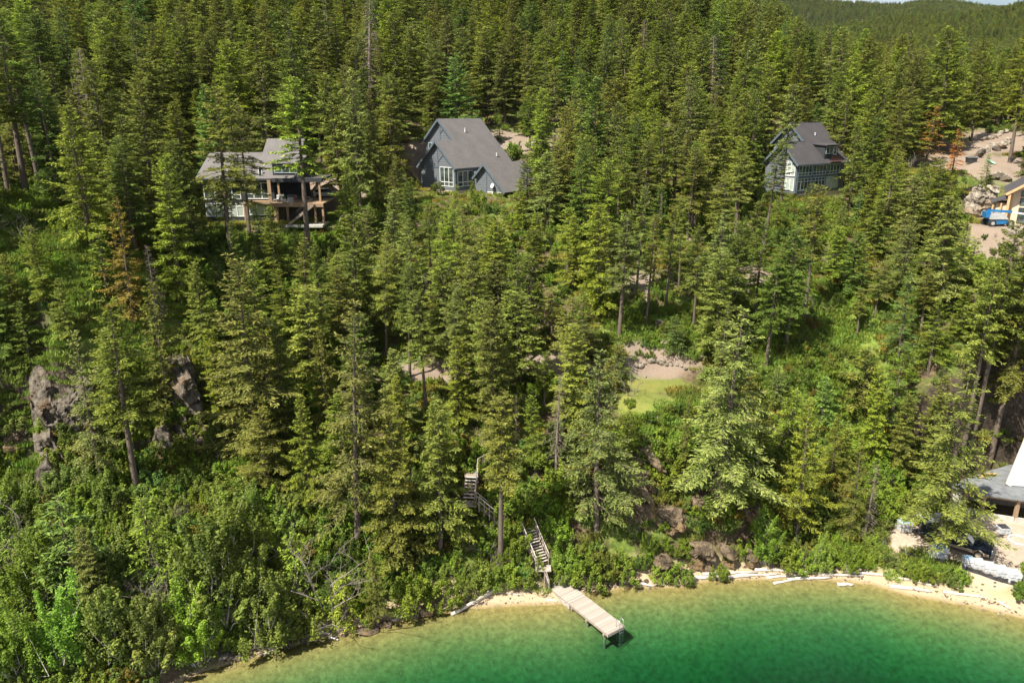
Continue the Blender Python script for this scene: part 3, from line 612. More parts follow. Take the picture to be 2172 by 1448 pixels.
def sunblock(p, h):
    for T, r_ in SUNT:
        dx, dy = p[0]-T[0], p[1]-T[1]; t_ = dx*shx+dy*shy; l_ = abs(-dx*shy+dy*shx)
        if t_ > -3 and l_ < r_ and p[2]+h > T[2]+t_*tanel: return True
    return False
n_try = 0
while n_try < 34000:
    n_try += 1
    y = 55 + (370-55)*RNG.random()**1.25; hwid = y*.78+12; x = RNG.uniform(-hwid, hwid)
    if y > 150 and RNG.random() < .25: pass
    z = hz(x, y)
    p = np.array([x, y, z]); u, v, d = proj(p)
    if u < -160 or u > 2330 or v > 1420: continue
    sdist = float(shore_dist(np.array([x]), np.array([y]))[0])
    if sdist < 5 or in_foot(x, y) or in_clear(u, v): continue
    lowleft = v > 930 and u < 560
    if lowleft and RNG.random() < .93: continue
    if v > 1060 and RNG.random() < .72: continue
    if v > 880 and RNG.random() < .35: continue
    if u < 330 and 420 < v < 760 and RNG.random() < .6: continue
    if sunblock(p, 14): continue
    if y < 135 and float(fbm(np.array([x]), np.array([y*1.4]), .075, 3, 55)[0]) < -.10 and RNG.random() < .8: continue
    sp_ = RNG.uniform(3.1, 5.2) if y < 125 else RNG.uniform(3.9, 6.6)
    if near_taken(x, y, sp_): continue
    rr = RNG.random(); h = RNG.choice([RNG.uniform(5.5, 10), RNG.uniform(9, 13), RNG.uniform(10, 15.5)]) if y < 125 else RNG.choice([RNG.uniform(8, 13), RNG.uniform(12, 18), RNG.uniform(14, 20)])
    form = 'full' if rr < .62 else ('bare' if rr < .80 else ('sparse' if rr < .95 else ('young' if rr < .994 else 'snag')))
    if y > 150: form = 'full' if rr < .72 else ('sparse' if rr < .86 else ('bare' if rr < .995 else 'snag'))
    if form == 'young': h = RNG.uniform(4, 8)
    if 1280 < u < 1740 and 430 < v < 760 and rr < .75: form = 'bare'; h = RNG.uniform(11, 15)
    if v > 1000: h = max(4, h*.8)
    tn = RNG.choices(['olive', 'dark', 'yellow', 'grey', 'bright', 'blue'], [6, 2.2, 3.2, 3.0, 1.0, .7])[0]
    _, vt, _ = proj(p+np.array([0, 0, h])); hw = .2*(v-vt)
    if not guard_ok(u, vt, v, hw, d, RNG.random()):
        h *= .45; form = 'young'
        _, vt, _ = proj(p+np.array([0, 0, h])); hw = .2*(v-vt)
        if h < 3 or not guard_ok(u, vt, v, hw, d, RNG.random()): continue
    take(x, y); add_tree(p, h, form, tn, RNG.uniform(1.0, 1.5))
shrubs = []
def add_shrub(p, h, form, tint, wide=1.0, hand=False):
    u, v, d = proj(p); _, vt, _ = proj(p+np.array([0, 0, h])); shrubs.append(dict(p=p, h=h, form=form, tint=tint, u=u, v=v, vt=vt, d=d, wide=wide, hand=hand))
for (u, vb, vt, form, tn) in HSHRUB:
    p = hit(u, vb)
    if p is not None: add_shrub(p, max(1.0, px_height(p, vt)), form, tn, 1.0, True)
for (u, vb, vt) in HBARE:
    p = hit(u, vb)
    if p is not None: add_shrub(p, max(1.0, px_height(p, vt)), 'bareshrub', 'grey', 1.0, True)
SCLEAR = [(1340,1500,775,872),(1105,1185,1095,1250),(978,1045,1005,1090),(835,1000,770,812),(1105,1225,755,800),(2040,2172,940,1262),(1895,2172,1110,1215),(2065,2172,400,500),(2060,2172,285,400),(1930,2060,315,372),(640,740,395,430),(85,225,800,900),(380,425,790,900),(62,132,950,1045),
          (1470,1600,1130,1225),(1310,1400,1000,1080),(1018,1110,285,330),(1590,1640,565,600),(1330,1380,585,625),(430,700,440,474),(890,1110,380,420)]
occ = {}
for (n_s, y0, y1, pw) in ((20000, 44, 125, 1.4), (3000, 110, 200, 1.0)):
    for _ in range(n_s):
        y = y0 + (y1-y0)*RNG.random()**pw; hwid = y*.78+10; x = RNG.uniform(-hwid, hwid); sdist = float(shore_dist(np.array([x]), np.array([y]))[0])
        if sdist < (1.8 if x > -16 else 1.3): continue
        p = np.array([x, y, hz(x, y)]); u, v, d = proj(p)
        if u < -100 or u > 2280 or v > 1520: continue
        if in_foot(x, y, .85) or any(a <= u <= b and c <= v <= e for a, b, c, e in SCLEAR): continue
        leafy = (u < 620 and v > 900) or v > 960 or (390 < u < 760 and v > 480)
        grn = leafy or (u < 200 and 420 < v < 760) or (1600 < u < 1780 and 440 < v < 860)
        if not grn and RNG.random() < .5: continue
        if u < 190 and 400 < v < 640 and RNG.random() < .6: continue
        if 1190 < u < 1620 and 950 < v < 1215 and RNG.random() < .55: continue
        h = RNG.uniform(1.6, 4.2) if leafy else RNG.uniform(.7, 2.2)
        if sdist < 5: h = min(h, 1.7 if x > -16 else 2.6)
        form = 'shrub'
        if leafy and RNG.random() < .10 and sdist > 4 and u < 640: form = 'broad'; h = RNG.uniform(3.5, 6)
        if RNG.random() < .02: form = 'bareshrub'; h = RNG.uniform(1.5, 3.5)
        if near_taken(x, y, h*(.33 if leafy else .42)): continue
        _, vt, _ = proj(p+np.array([0, 0, h]))
        if any(d < gd+4 and u+h*8 > a and u-h*8 < c2 and vt < e and v > b for a, b, c2, e, gd, pr in GUARD if pr < .11):
            if h > 1.3: h = .9
            _, vt, _ = proj(p+np.array([0, 0, h]))
            if any(d < gd+4 and u+8 > a and u-8 < c2 and vt < e-6 and v > b for a, b, c2, e, gd, pr in GUARD[:8]): continue
        take(x, y); tn = RNG.choices(['olive', 'bright', 'yellow', 'grey', 'dark', 'blue', 'brown'], [5, 2.2, 3.0, 2.4, 1.6, .3, .5])[0]
        add_shrub(p, h, form, tn, RNG.uniform(.85, 1.3))

# coarse visibility: paint silhouettes front to back, count what stays seen
def visible(items, wfac, occl=None):
    g = 4; Wd, Hd = 2172//g+1, 1448//g+1
    own = np.full((Hd, Wd), -1, int)
    for i in sorted(range(len(items)), key=lambda k: -items[k]['d']):
        it = items[i]; v0, v1 = int(max(0, it['vt']))//g, int(min(1447, it['v']))//g
        if v1 <= v0: continue
        for r_ in range(v0, v1):
            q = (r_*g-it['vt'])/max(1, it['v']-it['vt']); hw = wfac*it.get('wide', 1)*(it['v']-it['vt'])
            if it['form'] in ('broad', 'shrub', 'bareshrub'): hw = .45*(it['v']-it['vt'])
            elif it['form'] == 'bare': hw = hw*(q/.55+.1) if q < .55 else hw*.12
            else: hw = hw*(q+.08)
            a, b = int((it['u']-hw)//g), int((it['u']+hw)//g)+1
            if b > 0 and a < Wd: own[r_, max(0, a):min(Wd, b)] = i
    cnt = np.bincount(own[own >= 0].ravel(), minlength=len(items)); return cnt
allv = trees + shrubs; cnt = visible(allv, .15)
for it, c in zip(allv, cnt): it['vis'] = int(c)
def pick(items, n): 
    s = sorted(items, key=lambda t: -(t['vis'] + (10000 if t['hand'] else 0))); s1 = [t for t in s[:n] if t['vis'] > 3 or t['hand']]; ids = set(id(t) for t in s1)
    return s1, [t for t in items if id(t) not in ids]
ind_t, rest_t = pick(trees, 296)
ind_s, rest_s = pick([s for s in shrubs], 240)
print('TREES', len(trees), len(ind_t), 'SHRUBS', len(shrubs), len(ind_s))

# ---- labels: look + nearest landmark; a place in the row only where two would read the same
LM = [(560,380,'the house with the timber deck'),(1000,330,'the blue-grey gabled house'),(1710,340,'the glass-fronted house'),(2140,430,'the new timber house'),(2100,320,'the gravel road'),(1400,820,'the small sunny lawn'),
      (160,850,'the pale rock cliff'),(95,1000,'the squared boulder'),(400,850,'the dark rock cliff'),(1145,1170,'the long lakeside staircase'),(1008,1050,'the upper stair landing'),(1245,1290,'the dock'),(1540,1170,'the layered shore rocks'),
      (1355,1035,'the brown rock outcrop'),(1650,1220,'the row of drift logs'),(2060,1160,'the pickup truck'),(2130,1040,'the grey flat-roofed building'),(850,1320,'the stony beach bend'),(920,790,'the dirt track'),(1165,790,'the shaded track end'),(1400,620,'the rubble clearing'),
      (1690,700,'the bright grassy slope'),(80,520,'the open grassy slope'),(1962,290,'the rust-coloured fir'),(2120,470,'the blue boom lift'),(655,360,'the fir before the deck'),(1265,930,'the big lakeside grey fir'),(1950,40,'the distant hill'),
      (10,724,'the left edge'),(1086,20,'the top edge'),(250,1440,'the bottom left corner'),(2160,724,'the right edge')]
COLW = {'olive': 'olive green', 'dark': 'dark green', 'yellow': 'yellow-green', 'grey': 'grey-green', 'bright': 'bright green', 'blue': 'blue-green', 'brown': 'brown', 'red': 'brick red', 'rust': 'rust orange'}
def rel(u, v):
    m = min(LM, key=lambda l: (l[0]-u)**2+((l[1]-v)*1.2)**2); dx, dy = u-m[0], v-m[1]
    if 'edge' in m[2] or 'corner' in m[2]: return 'near ' + m[2]
    dd = math.hypot(dx, dy)
    if dd < 45: return 'at ' + m[2]
    far_ = 'well ' if dd > 190 else ''
    if abs(dx) > 1.3*abs(dy): return far_ + ('right of ' if dx > 0 else 'left of ') + m[2]
    if dy < 0: return far_ + ('behind ' if dy < 0 else 'below ') + m[2]
    return far_ + 'below ' + m[2]
def describe(it, what):
    hh = it['v']-it['vt']; sz = 'tall ' if hh > 190 else ('short ' if hh < 95 else '')
    sh = {'full': 'dense ', 'bare': 'bare-trunked ', 'sparse': 'thin-crowned ', 'young': 'young ', 'snag': 'dead leafless ', 'redfir': 'dying ', 'shrub': 'leafy ', 'broad': 'round-leaved ', 'bareshrub': 'leafless '}[it['form']]
    col = COLW[it['tint']] + ' ' if it['form'] not in ('snag', 'bareshrub') else 'grey '
    if it['form'] == 'young' : sz = ''
    return sz + sh + col + what
ORD = ['leftmost', 'second from left', 'third from left', 'fourth from left', 'fifth from left', 'sixth from left', 'seventh from left', 'eighth from left', 'ninth from left', 'tenth from left', 'eleventh from left', 'twelfth from left']
def relabel(items):
    by = {}
    for it in items: by.setdefault(it['lab'], []).append(it)
    for lab, g in by.items():
        if len(g) > 1:
            g.sort(key=lambda t: t['u'])
            for k, it in enumerate(g): it['lab'] = lab + ', ' + (ORD[k] if k < len(ORD)-1 else 'number %d from left' % (k+1))
WH = {'full': 'fir', 'bare': 'fir', 'sparse': 'fir', 'young': 'fir', 'snag': 'snag', 'redfir': 'fir', 'shrub': 'shrub', 'broad': 'broadleaf tree', 'bareshrub': 'shrub'}
for it in ind_t + ind_s: it['lab'] = describe(it, WH[it['form']]) + ' ' + rel(it['u'], .5*(max(0, it['vt'])+it['v']))
relabel(ind_t + ind_s)
for it in ind_t + ind_s:
    while len(it['lab'].replace('-', ' ').split()) > 16: it['lab'] = it['lab'].split(' ', 1)[1]
NM = {'full': ('fir_tree', 'fir tree', 'firs on the hillside'), 'bare': ('fir_tree', 'fir tree', 'firs on the hillside'), 'sparse': ('fir_tree', 'fir tree', 'firs on the hillside'), 'young': ('young_fir', 'fir tree', 'firs on the hillside'),
      'snag': ('dead_tree', 'dead tree', 'dead trees on the hillside'), 'redfir': ('fir_tree', 'fir tree', 'firs on the hillside'), 'shrub': ('shrub', 'shrub', 'shrubs on the bank'), 'broad': ('broadleaf_tree', 'broadleaf tree', 'broadleaf trees by the shore'), 'bareshrub': ('bare_shrub', 'shrub', 'leafless shrubs on the bank')}
for k in PR: 
    for j, pr_ in enumerate(PR[k]): pr_.idx = j
used_first = set()
for it in ind_t + ind_s:
    L_ = PR[it['form']]; un = [p_ for p_ in L_ if p_.src is None]; pr_ = un[0] if un else RNG.choice(L_)
    nm, cat, grp = NM[it['form']]; kk = it['h']/pr_.H
    wd = it['wide']*(1.15 if kk < .6 and it['form'] in ('full', 'sparse') else 1)
    tint = vary(TINT[it['tint']])
    if it['form'] == 'shrub': tint = tuple(c*q for c, q in zip(tint, (.95, .9, .95)))
    pr_.place(it['p'], it['h'], RNG.uniform(0, 6.28), tint, nm, it['lab'], cat, grp, wd, (RNG.gauss(0, .02), RNG.gauss(0, .02)))

# ---- the rest of the forest, the undergrowth and the grass: one object each, filled with real copies of the plants above
def scatter(name, pts, scl, rotz, pk, tints, sources, label=None):
    me = bpy.data.meshes.new(name); n = len(pts); me.vertices.add(n); me.vertices.foreach_set('co', np.asarray(pts, np.float32).ravel())
    for nm, ty, dat in (('scl', 'FLOAT_VECTOR', scl), ('rot', 'FLOAT_VECTOR', np.stack([np.zeros(n), np.zeros(n), rotz], 1)), ('tint', 'FLOAT_VECTOR', tints)):
        a = me.attributes.new(nm, ty, 'POINT'); a.data.foreach_set('vector', np.asarray(dat, np.float32).ravel())
    a = me.attributes.new('pick', 'INT', 'POINT'); a.data.foreach_set('value', np.asarray(pk, np.int32))
    o = bpy.data.objects.new(name, me); link(o); g = bpy.data.node_groups.new(name, 'GeometryNodeTree')
    g.interface.new_socket('Geometry', in_out='INPUT', socket_type='NodeSocketGeometry'); g.interface.new_socket('Geometry', in_out='OUTPUT', socket_type='NodeSocketGeometry')
    gi, go = g.nodes.new('NodeGroupInput'), g.nodes.new('NodeGroupOutput'); ip = g.nodes.new('GeometryNodeInstanceOnPoints'); jn = g.nodes.new('GeometryNodeJoinGeometry')
    for src in reversed(sources):
        ji = g.nodes.new('GeometryNodeJoinGeometry'); ti = g.nodes.new('GeometryNodeGeometryToInstance')
        for ob in src:
            oi = g.nodes.new('GeometryNodeObjectInfo'); oi.transform_space = 'ORIGINAL'; oi.inputs['Object'].default_value = ob; g.links.new(oi.outputs['Geometry'], ji.inputs[0])
        g.links.new(ji.outputs[0], ti.inputs[0]); g.links.new(ti.outputs[0], jn.inputs[0])
    def na(nm, ty):
        q = g.nodes.new('GeometryNodeInputNamedAttribute'); q.data_type = ty; q.inputs['Name'].default_value = nm; return q.outputs['Attribute']
    g.links.new(gi.outputs[0], ip.inputs['Points']); g.links.new(jn.outputs[0], ip.inputs['Instance']); ip.inputs['Pick Instance'].default_value = True
    g.links.new(na('pick', 'INT'), ip.inputs['Instance Index']); g.links.new(na('rot', 'FLOAT_VECTOR'), ip.inputs['Rotation']); g.links.new(na('scl', 'FLOAT_VECTOR'), ip.inputs['Scale'])
    g.links.new(ip.outputs[0], go.inputs[0]); md = o.modifiers.new('scatter', 'NODES'); md.node_group = g
    return tag(o, label, kind='stuff')
def flat(keys):
    out = []
    for k in keys:
        for pr_ in PR[k]:
            if pr_.src is not None: out.append((k, pr_))
    return out
def scatter_items(name, items, keys, label, cat):
    fl = flat(keys); byk = {}
    for i, (k, pr_) in enumerate(fl): byk.setdefault(k, []).append((i, pr_))
    P_, S, T, K = [], [], [], []
    for it in items:
        k = it['form'] if it['form'] in byk else keys[0]; i, pr_ = RNG.choice(byk[k]); s = it['h']/pr_.H; P_.append(it['p']); S.append((s*it['wide'], s*it['wide'], s)); T.append(vary(TINT[it['tint']])); K.append(i)
    o = scatter(name, P_, S, [RNG.uniform(0, 6.28) for _ in K], K, T, [list(pr_.src.children) for k, pr_ in fl], label); o['category'] = cat; return o
scatter_items('forest', rest_t, ['full', 'bare', 'sparse', 'young', 'snag'], 'dense fir forest covering the slope behind and between the houses', 'forest')
scatter_items('undergrowth', rest_s, ['shrub', 'broad', 'bareshrub'], 'low green undergrowth covering the ground between the trees', 'undergrowth')
# far hills
ff = []
for _ in range(52000):
    y = 395 + (2600-395)*RNG.random()**.8; x = y*RNG.uniform(.28, .80)
    z = hz(x, y); p = np.array([x, y, z]); u, v, d = proj(p)
    if v < -40 or v > 300 or u < 1560: continue
    if float(fbm(np.array([x]), np.array([y]), .009, 3, 77)[0]) > .20 and y > 1300: continue
    if RNG.random() < (y/2600)*.25 or (RNG.random() < .8 and wsample(gravel, x, y) > .35): continue
    ff.append(dict(p=p, h=RNG.uniform(11, 20), form='full', tint=RNG.choices(['olive', 'dark', 'yellow', 'grey', 'blue'], [5, 3, 2, 2, 1])[0], wide=RNG.uniform(.9, 1.4)))
for _ in range(2600):
    y = RNG.uniform(360, 470); x = y*RNG.uniform(-.78, .45); p = np.array([x, y, hz(x, y)]); ff.append(dict(p=p, h=RNG.uniform(14, 21), form='full', tint=RNG.choice(['olive', 'dark', 'yellow', 'grey']), wide=1.1))
print('FAR', len(ff), 'REST', len(rest_t), len(rest_s))
scatter_items('distant_forest', ff, ['full'], 'distant fir forest covering the far hills at the top right', 'forest')
# grass
Pg, Sg, Tg, Kg, Rg = [], [], [], [], []
lushi = lush.astype(float)
def wsample(arr, x, y):
    i = min(max(bisect(xs, x)-1, 0), len(xs)-2); j = min(max(bisect(ys, y)-1, 0), len(ys)-2); return float(arr[j, i])
for _ in range(26000):
    y = 44 + 110*RNG.random()**1.2; x = RNG.uniform(-y*.75-8, y*.75+8); sdist = None
    if wsample(sandw, x, y) > .5 or wsample(gravel, x, y) > .4 or wsample(dirt, x, y) > .4 or wsample(S_, x, y) < 2.4 or in_foot(x, y, .7): continue
    lu = wsample(lush, x, y); 
    if RNG.random() > .25+.75*lu: continue
    if wsample(lawn, x, y) > .3: continue
    s = RNG.uniform(.7, 1.4); Pg.append((x, y, hz(x, y)-.03)); Sg.append((s, s, s*RNG.uniform(.6, 1.2))); Kg.append(RNG.randint(0, 1)); Rg.append(RNG.uniform(0, 6.28))
    Tg.append(vary((.75, .95, .6) if lu > .5 else ((.95, .95, .8) if RNG.random() < .6 else (1.3, 1.0, .85))))
tuft = empty('grass_tuft', hit(1150, 1252) if hit(1150, 1252) is not None else (0, 60, 1), 0, 'small green grass tuft on the sand beside the dock', 'grass tuft')
tc_ = new_mesh('blades', gv[0][0], gv[0][1], M['grassblade'], tuft, shade=gv[0][2]); tc_['tint'] = [.8, 1.1, .6]
tuft2 = empty('grass_tuft', hit(1895, 1225), 0, 'green grass tuft on the bank above the white drift log', 'grass tuft')
tc2 = new_mesh('blades', gv[1][0], gv[1][1], M['grassblade'], tuft2, shade=gv[1][2]); tc2['tint'] = [.8, 1.1, .6]
gs = scatter('grass', Pg, Sg, Rg, Kg, Tg, [[tc_], [tc2]], 'tall green and dry grass on the open slopes'); gs['category'] = 'grass'
# ------------------------------------------------------------------ materials for built things
def siding_f(c1, c2, per=.22):
    def f(t, b):
        g = N(t, 'ShaderNodeTexCoord'); s = N(t, 'ShaderNodeSeparateXYZ'); t.links.new(g.outputs['Object'], s.inputs[0])
        fr_ = math_n(t, 'FRACT', math_n(t, 'DIVIDE', s.outputs[2], per)); n = noise_tex(t, 1.2, 4)
        base = mixc(t, n.outputs[0], c1, c2)
        c = mixc(t, ramp(t, fr_, [(.0, (1, 1, 1)), (.10, (1, 1, 1)), (.16, (0, 0, 0)), (1, (0, 0, 0))]).outputs[0], base, tuple(.35*x for x in c1))
        t.links.new(c, b.inputs['Base Color']); bump(t, b, fr_, .6, .05)
    return f
M['siding'] = mat('blue_grey_siding', siding_f((.115, .13, .15), (.16, .175, .20), .42), rough=.75)
M['trimblue'] = noisy('blue_grey_trim', (.075, .10, .125), (.11, .14, .165), 3, .6)
def shingle_f(c1, c2):
    def f(t, b):
        n = noise_tex(t, 5, 6, .75); n2 = noise_tex(t, .5, 3)
        c = mixc(t, .35, ramp(t, n.outputs[0], [(.35, c1), (.65, c2)]).outputs[0], ramp(t, n2.outputs[0], [(.3, c1), (.7, c2)]).outputs[0])
        g = N(t, 'ShaderNodeTexCoord'); s = N(t, 'ShaderNodeSeparateXYZ'); t.links.new(g.outputs['Object'], s.inputs[0])
        fr_ = math_n(t, 'FRACT', math_n(t, 'DIVIDE', s.outputs[2], .16))
        c = mixc(t, ramp(t, fr_, [(.0, (1, 1, 1)), (.15, (0, 0, 0))]).outputs[0], c, tuple(.75*x for x in c1))
        t.links.new(c, b.inputs['Base Color']); bump(t, b, n.outputs[0], .4, .03)
    return f
M['shingle'] = mat('grey_shingles', shingle_f((.105, .098, .098), (.19, .178, .175)), rough=.9, spec=.2)
M['shingle_dark'] = mat('charcoal_shingles', shingle_f((.05, .047, .052), (.09, .085, .088)), rough=.9, spec=.2)
M['flatroof'] = noisy('grey_roofing_felt', (.12, .13, .14), (.20, .21, .22), 1.6, .85, .2, .03)
M['whiteframe'] = noisy('white_window_frame', (.72, .74, .73), (.8, .82, .80), 3, .5)
M['blueframe'] = noisy('pale_blue_frame', (.33, .42, .46), (.42, .50, .53), 3, .5)
def glass_f(t, b):
    n = noise_tex(t, .9, 3); r = ramp(t, n.outputs[0], [(.35, (.018, .024, .024)), (.65, (.10, .13, .12))]); t.links.new(r.outputs[0], b.inputs['Base Color'])
M['glass'] = mat('window_glass', glass_f, rough=.06, spec=.9)
M['blind'] = noisy('window_with_pale_blinds', (.30, .36, .33), (.48, .52, .46), 1.2, .25, spec=.7)
M['darkwall'] = noisy('dark_stained_wall', (.022, .025, .03), (.045, .05, .055), 2, .8)
M['cedar'] = noisy('orange_cedar_timber', (.25, .165, .10), (.38, .265, .17), 5, .7, .2, .01)
M['newwood'] = noisy('new_tan_timber', (.50, .30, .15), (.62, .40, .22), 2.5, .7, .1, .01)
M['newwall'] = noisy('bare_sheathing', (.60, .47, .33), (.68, .55, .40), 1.2, .8)
def stair_f(t, b):
    n = noise_tex(t, 7, 5, .7); r = ramp(t, n.outputs[0], [(.3, (.17, .13, .10)), (.7, (.36, .30, .24))]); t.links.new(r.outputs[0], b.inputs['Base Color'])
M['oldwood'] = mat('old_brown_boards', stair_f, rough=.9)
def deck_f(t, b):
    g = N(t, 'ShaderNodeTexCoord'); s = N(t, 'ShaderNodeSeparateXYZ'); t.links.new(g.outputs['Object'], s.inputs[0])
    fl = math_n(t, 'FLOOR', math_n(t, 'DIVIDE', s.outputs[1], .155)); wn = N(t, 'ShaderNodeTexWhiteNoise', noise_dimensions='1D'); t.links.new(fl, wn.inputs['W'])
    n = noise_tex(t, 5, 5, .7); c = mixc(t, wn.outputs[0], (.30, .265, .23), (.46, .415, .37)); c = mixc(t, math_n(t, 'MULTIPLY', n.outputs[0], .5), c, (.30, .26, .22)); t.links.new(c, b.inputs['Base Color'])
M['deck'] = mat('sun_bleached_planks', deck_f, rough=.85)
M['concrete'] = noisy('concrete', (.36, .34, .31), (.52, .50, .46), 1.5, .9, .15, .02)
M['tan_found'] = noisy('tan_foundation', (.46, .38, .29), (.58, .50, .40), 1.5, .9)
def rock_f(c1, c2, c3):
    def f(t, b):
        n = noise_tex(t, .9, 7, .65, dist=.6); n2 = noise_tex(t, .35, 3); n3 = noise_tex(t, 5, 5, .7)
        v = N(t, 'ShaderNodeTexVoronoi', feature='DISTANCE_TO_EDGE'); v.inputs['Scale'].default_value = .8
        g = N(t, 'ShaderNodeTexCoord'); mp = N(t, 'ShaderNodeMapping'); mp.inputs['Scale'].default_value = (1, 1, .5); mp.inputs['Rotation'].default_value = (.3, .5, 0)
        va = N(t, 'ShaderNodeVectorMath', operation='ADD'); t.links.new(g.outputs['Object'], va.inputs[0]); sc_ = N(t, 'ShaderNodeVectorMath', operation='SCALE'); t.links.new(n.outputs['Color'], sc_.inputs[0]); sc_.inputs['Scale'].default_value = 1.2
        t.links.new(sc_.outputs[0], va.inputs[1]); t.links.new(va.outputs[0], mp.inputs[0]); t.links.new(mp.outputs[0], v.inputs['Vector'])
        c = ramp(t, n.outputs[0], [(.32, c1), (.62, c2)]).outputs[0]; c = mixc(t, ramp(t, n2.outputs[0], [(.52, (0,0,0)), (.66, (.8,.8,.8))]).outputs[0], c, c3)
        c = mixc(t, ramp(t, v.outputs[0], [(.0, (.75,.75,.75)), (.035, (0,0,0))]).outputs[0], c, (.03, .025, .02))
        t.links.new(c, b.inputs['Base Color']); h = math_n(t, 'ADD', math_n(t, 'MULTIPLY', ramp(t, v.outputs[0], [(0, (0,0,0)), (.08, (1,1,1))]).outputs[0], .5), n3.outputs[0]); bump(t, b, h, .7, .15)
    return f
M['rock_grey'] = mat('grey_cliff_rock', rock_f((.045, .038, .029), (.18, .155, .125), (.18, .11, .055)), rough=.9, spec=.2)
M['rock_brown'] = mat('brown_shore_rock', rock_f((.050, .038, .026), (.21, .16, .105), (.19, .125, .06)), rough=.9, spec=.2)
M['rock_pale'] = mat('pale_blasted_rock', rock_f((.17, .145, .115), (.40, .35, .29), (.30, .22, .15)), rough=.9, spec=.2)
M['drift'] = noisy('bleached_driftwood', (.34, .29, .25), (.66, .60, .54), 3, .85, .3, .03)
M['steel'] = mat('galvanised_steel', color=(.55, .56, .57), rough=.35, metal=.8)
M['rubber'] = noisy('black_rubber', (.02, .02, .02), (.04, .038, .035), 6, .8)
M['navy'] = noisy('navy_car_paint', (.008, .014, .03), (.012, .02, .04), 1, .18, spec=.8)
M['tanpaint'] = noisy('dusty_tan_paint', (.30, .24, .17), (.36, .30, .22), 3, .4)
M['chrome'] = mat('chrome', color=(.7, .7, .7), rough=.2, metal=.9)
M['carglass'] = mat('car_glass', color=(.02, .03, .03), rough=.04, spec=.9)
M['lamp'] = mat('headlight_lens', color=(.75, .75, .72), rough=.15)
M['whitepaint'] = noisy('white_paint', (.70, .70, .70), (.78, .78, .78), 2, .3)
M['liftblue'] = noisy('blue_machine_paint', (.015, .13, .33), (.03, .19, .42), 3, .4)
M['greypaint'] = noisy('grey_machine_paint', (.32, .33, .33), (.42, .43, .43), 3, .45)
def wrap_f(t, b):
    n = noise_tex(t, 3.5, 5, .7, dist=.8); r = ramp(t, n.outputs[0], [(.35, (.34, .36, .40)), (.5, (.50, .52, .54)), (.7, (.62, .64, .66))]); t.links.new(r.outputs[0], b.inputs['Base Color']); bump(t, b, n.outputs[0], .8, .08)
M['wrap'] = mat('white_plastic_wrap', wrap_f, rough=.3, spec=.6)
M['bluewrap'] = noisy('blue_plastic_sheet', (.05, .22, .45), (.45, .60, .72), 3.5, .3, .6, .06, spec=.6)
M['blackcloth'] = noisy('black_silt_fabric', (.018, .018, .02), (.05, .05, .055), 3, .7)
M['tarp'] = noisy('white_roof_membrane', (.60, .61, .65), (.68, .69, .73), 1, .5)
M['redpaint'] = mat('rust_red', color=(.13, .045, .03), rough=.7)
M['greenpipe'] = mat('pale_green_pipe', color=(.28, .55, .42), rough=.4)

# ------------------------------------------------------------------ rocks
def rock(name, p, size, seed, mt, label, cat='rock', group=None, rz=0, tilt=(0, 0), sub=4, cuts=9, rough_=.16, layer=0.0):
    import bmesh
    bm = bmesh.new(); bmesh.ops.create_icosphere(bm, subdivisions=sub, radius=1); rg = random.Random(seed); pl = []
    for _ in range(cuts):
        n_ = Vector((rg.gauss(0, 1), rg.gauss(0, 1), rg.gauss(0, .8))).normalized(); pl.append((n_, rg.uniform(.5, .82)))
    off = Vector((rg.uniform(0, 50), rg.uniform(0, 50), rg.uniform(0, 50)))
    for v in bm.verts:
        c = v.co.copy()
        for n_, d_ in pl:
            k = c.dot(n_)
            if k > d_: c -= n_*(k-d_)*.92
        q = Vector((c.x*size[0], c.y*size[1], c.z*size[2]))*.5
        f = mnoise.fractal(q*.7+off, 1.0, 2.0, 4)*rough_*min(size)*.5
        cell = (mnoise.cell(Vector((q.x*.6, q.y*.6, q.z*1.1))+off)-.5)*rough_*min(size)*.5
        q += c.normalized()*(f*1.2+cell*.7)
        if layer: q += Vector((c.x, c.y, 0)).normalized()*layer*(mnoise.cell(Vector((0, 0, (q.z+.25*q.x)*1.6))+off)-.5) if (abs(c.x)+abs(c.y)) > .05 else Vector()
        v.co = q
    me = bpy.data.meshes.new(name); bm.to_mesh(me); bm.free(); me.materials.append(M[mt]); o = bpy.data.objects.new(name, me); link(o)
    o.location = tuple(float(c) for c in p); o.rotation_euler = (tilt[0], tilt[1], rz); return tag(o, label, cat, group)
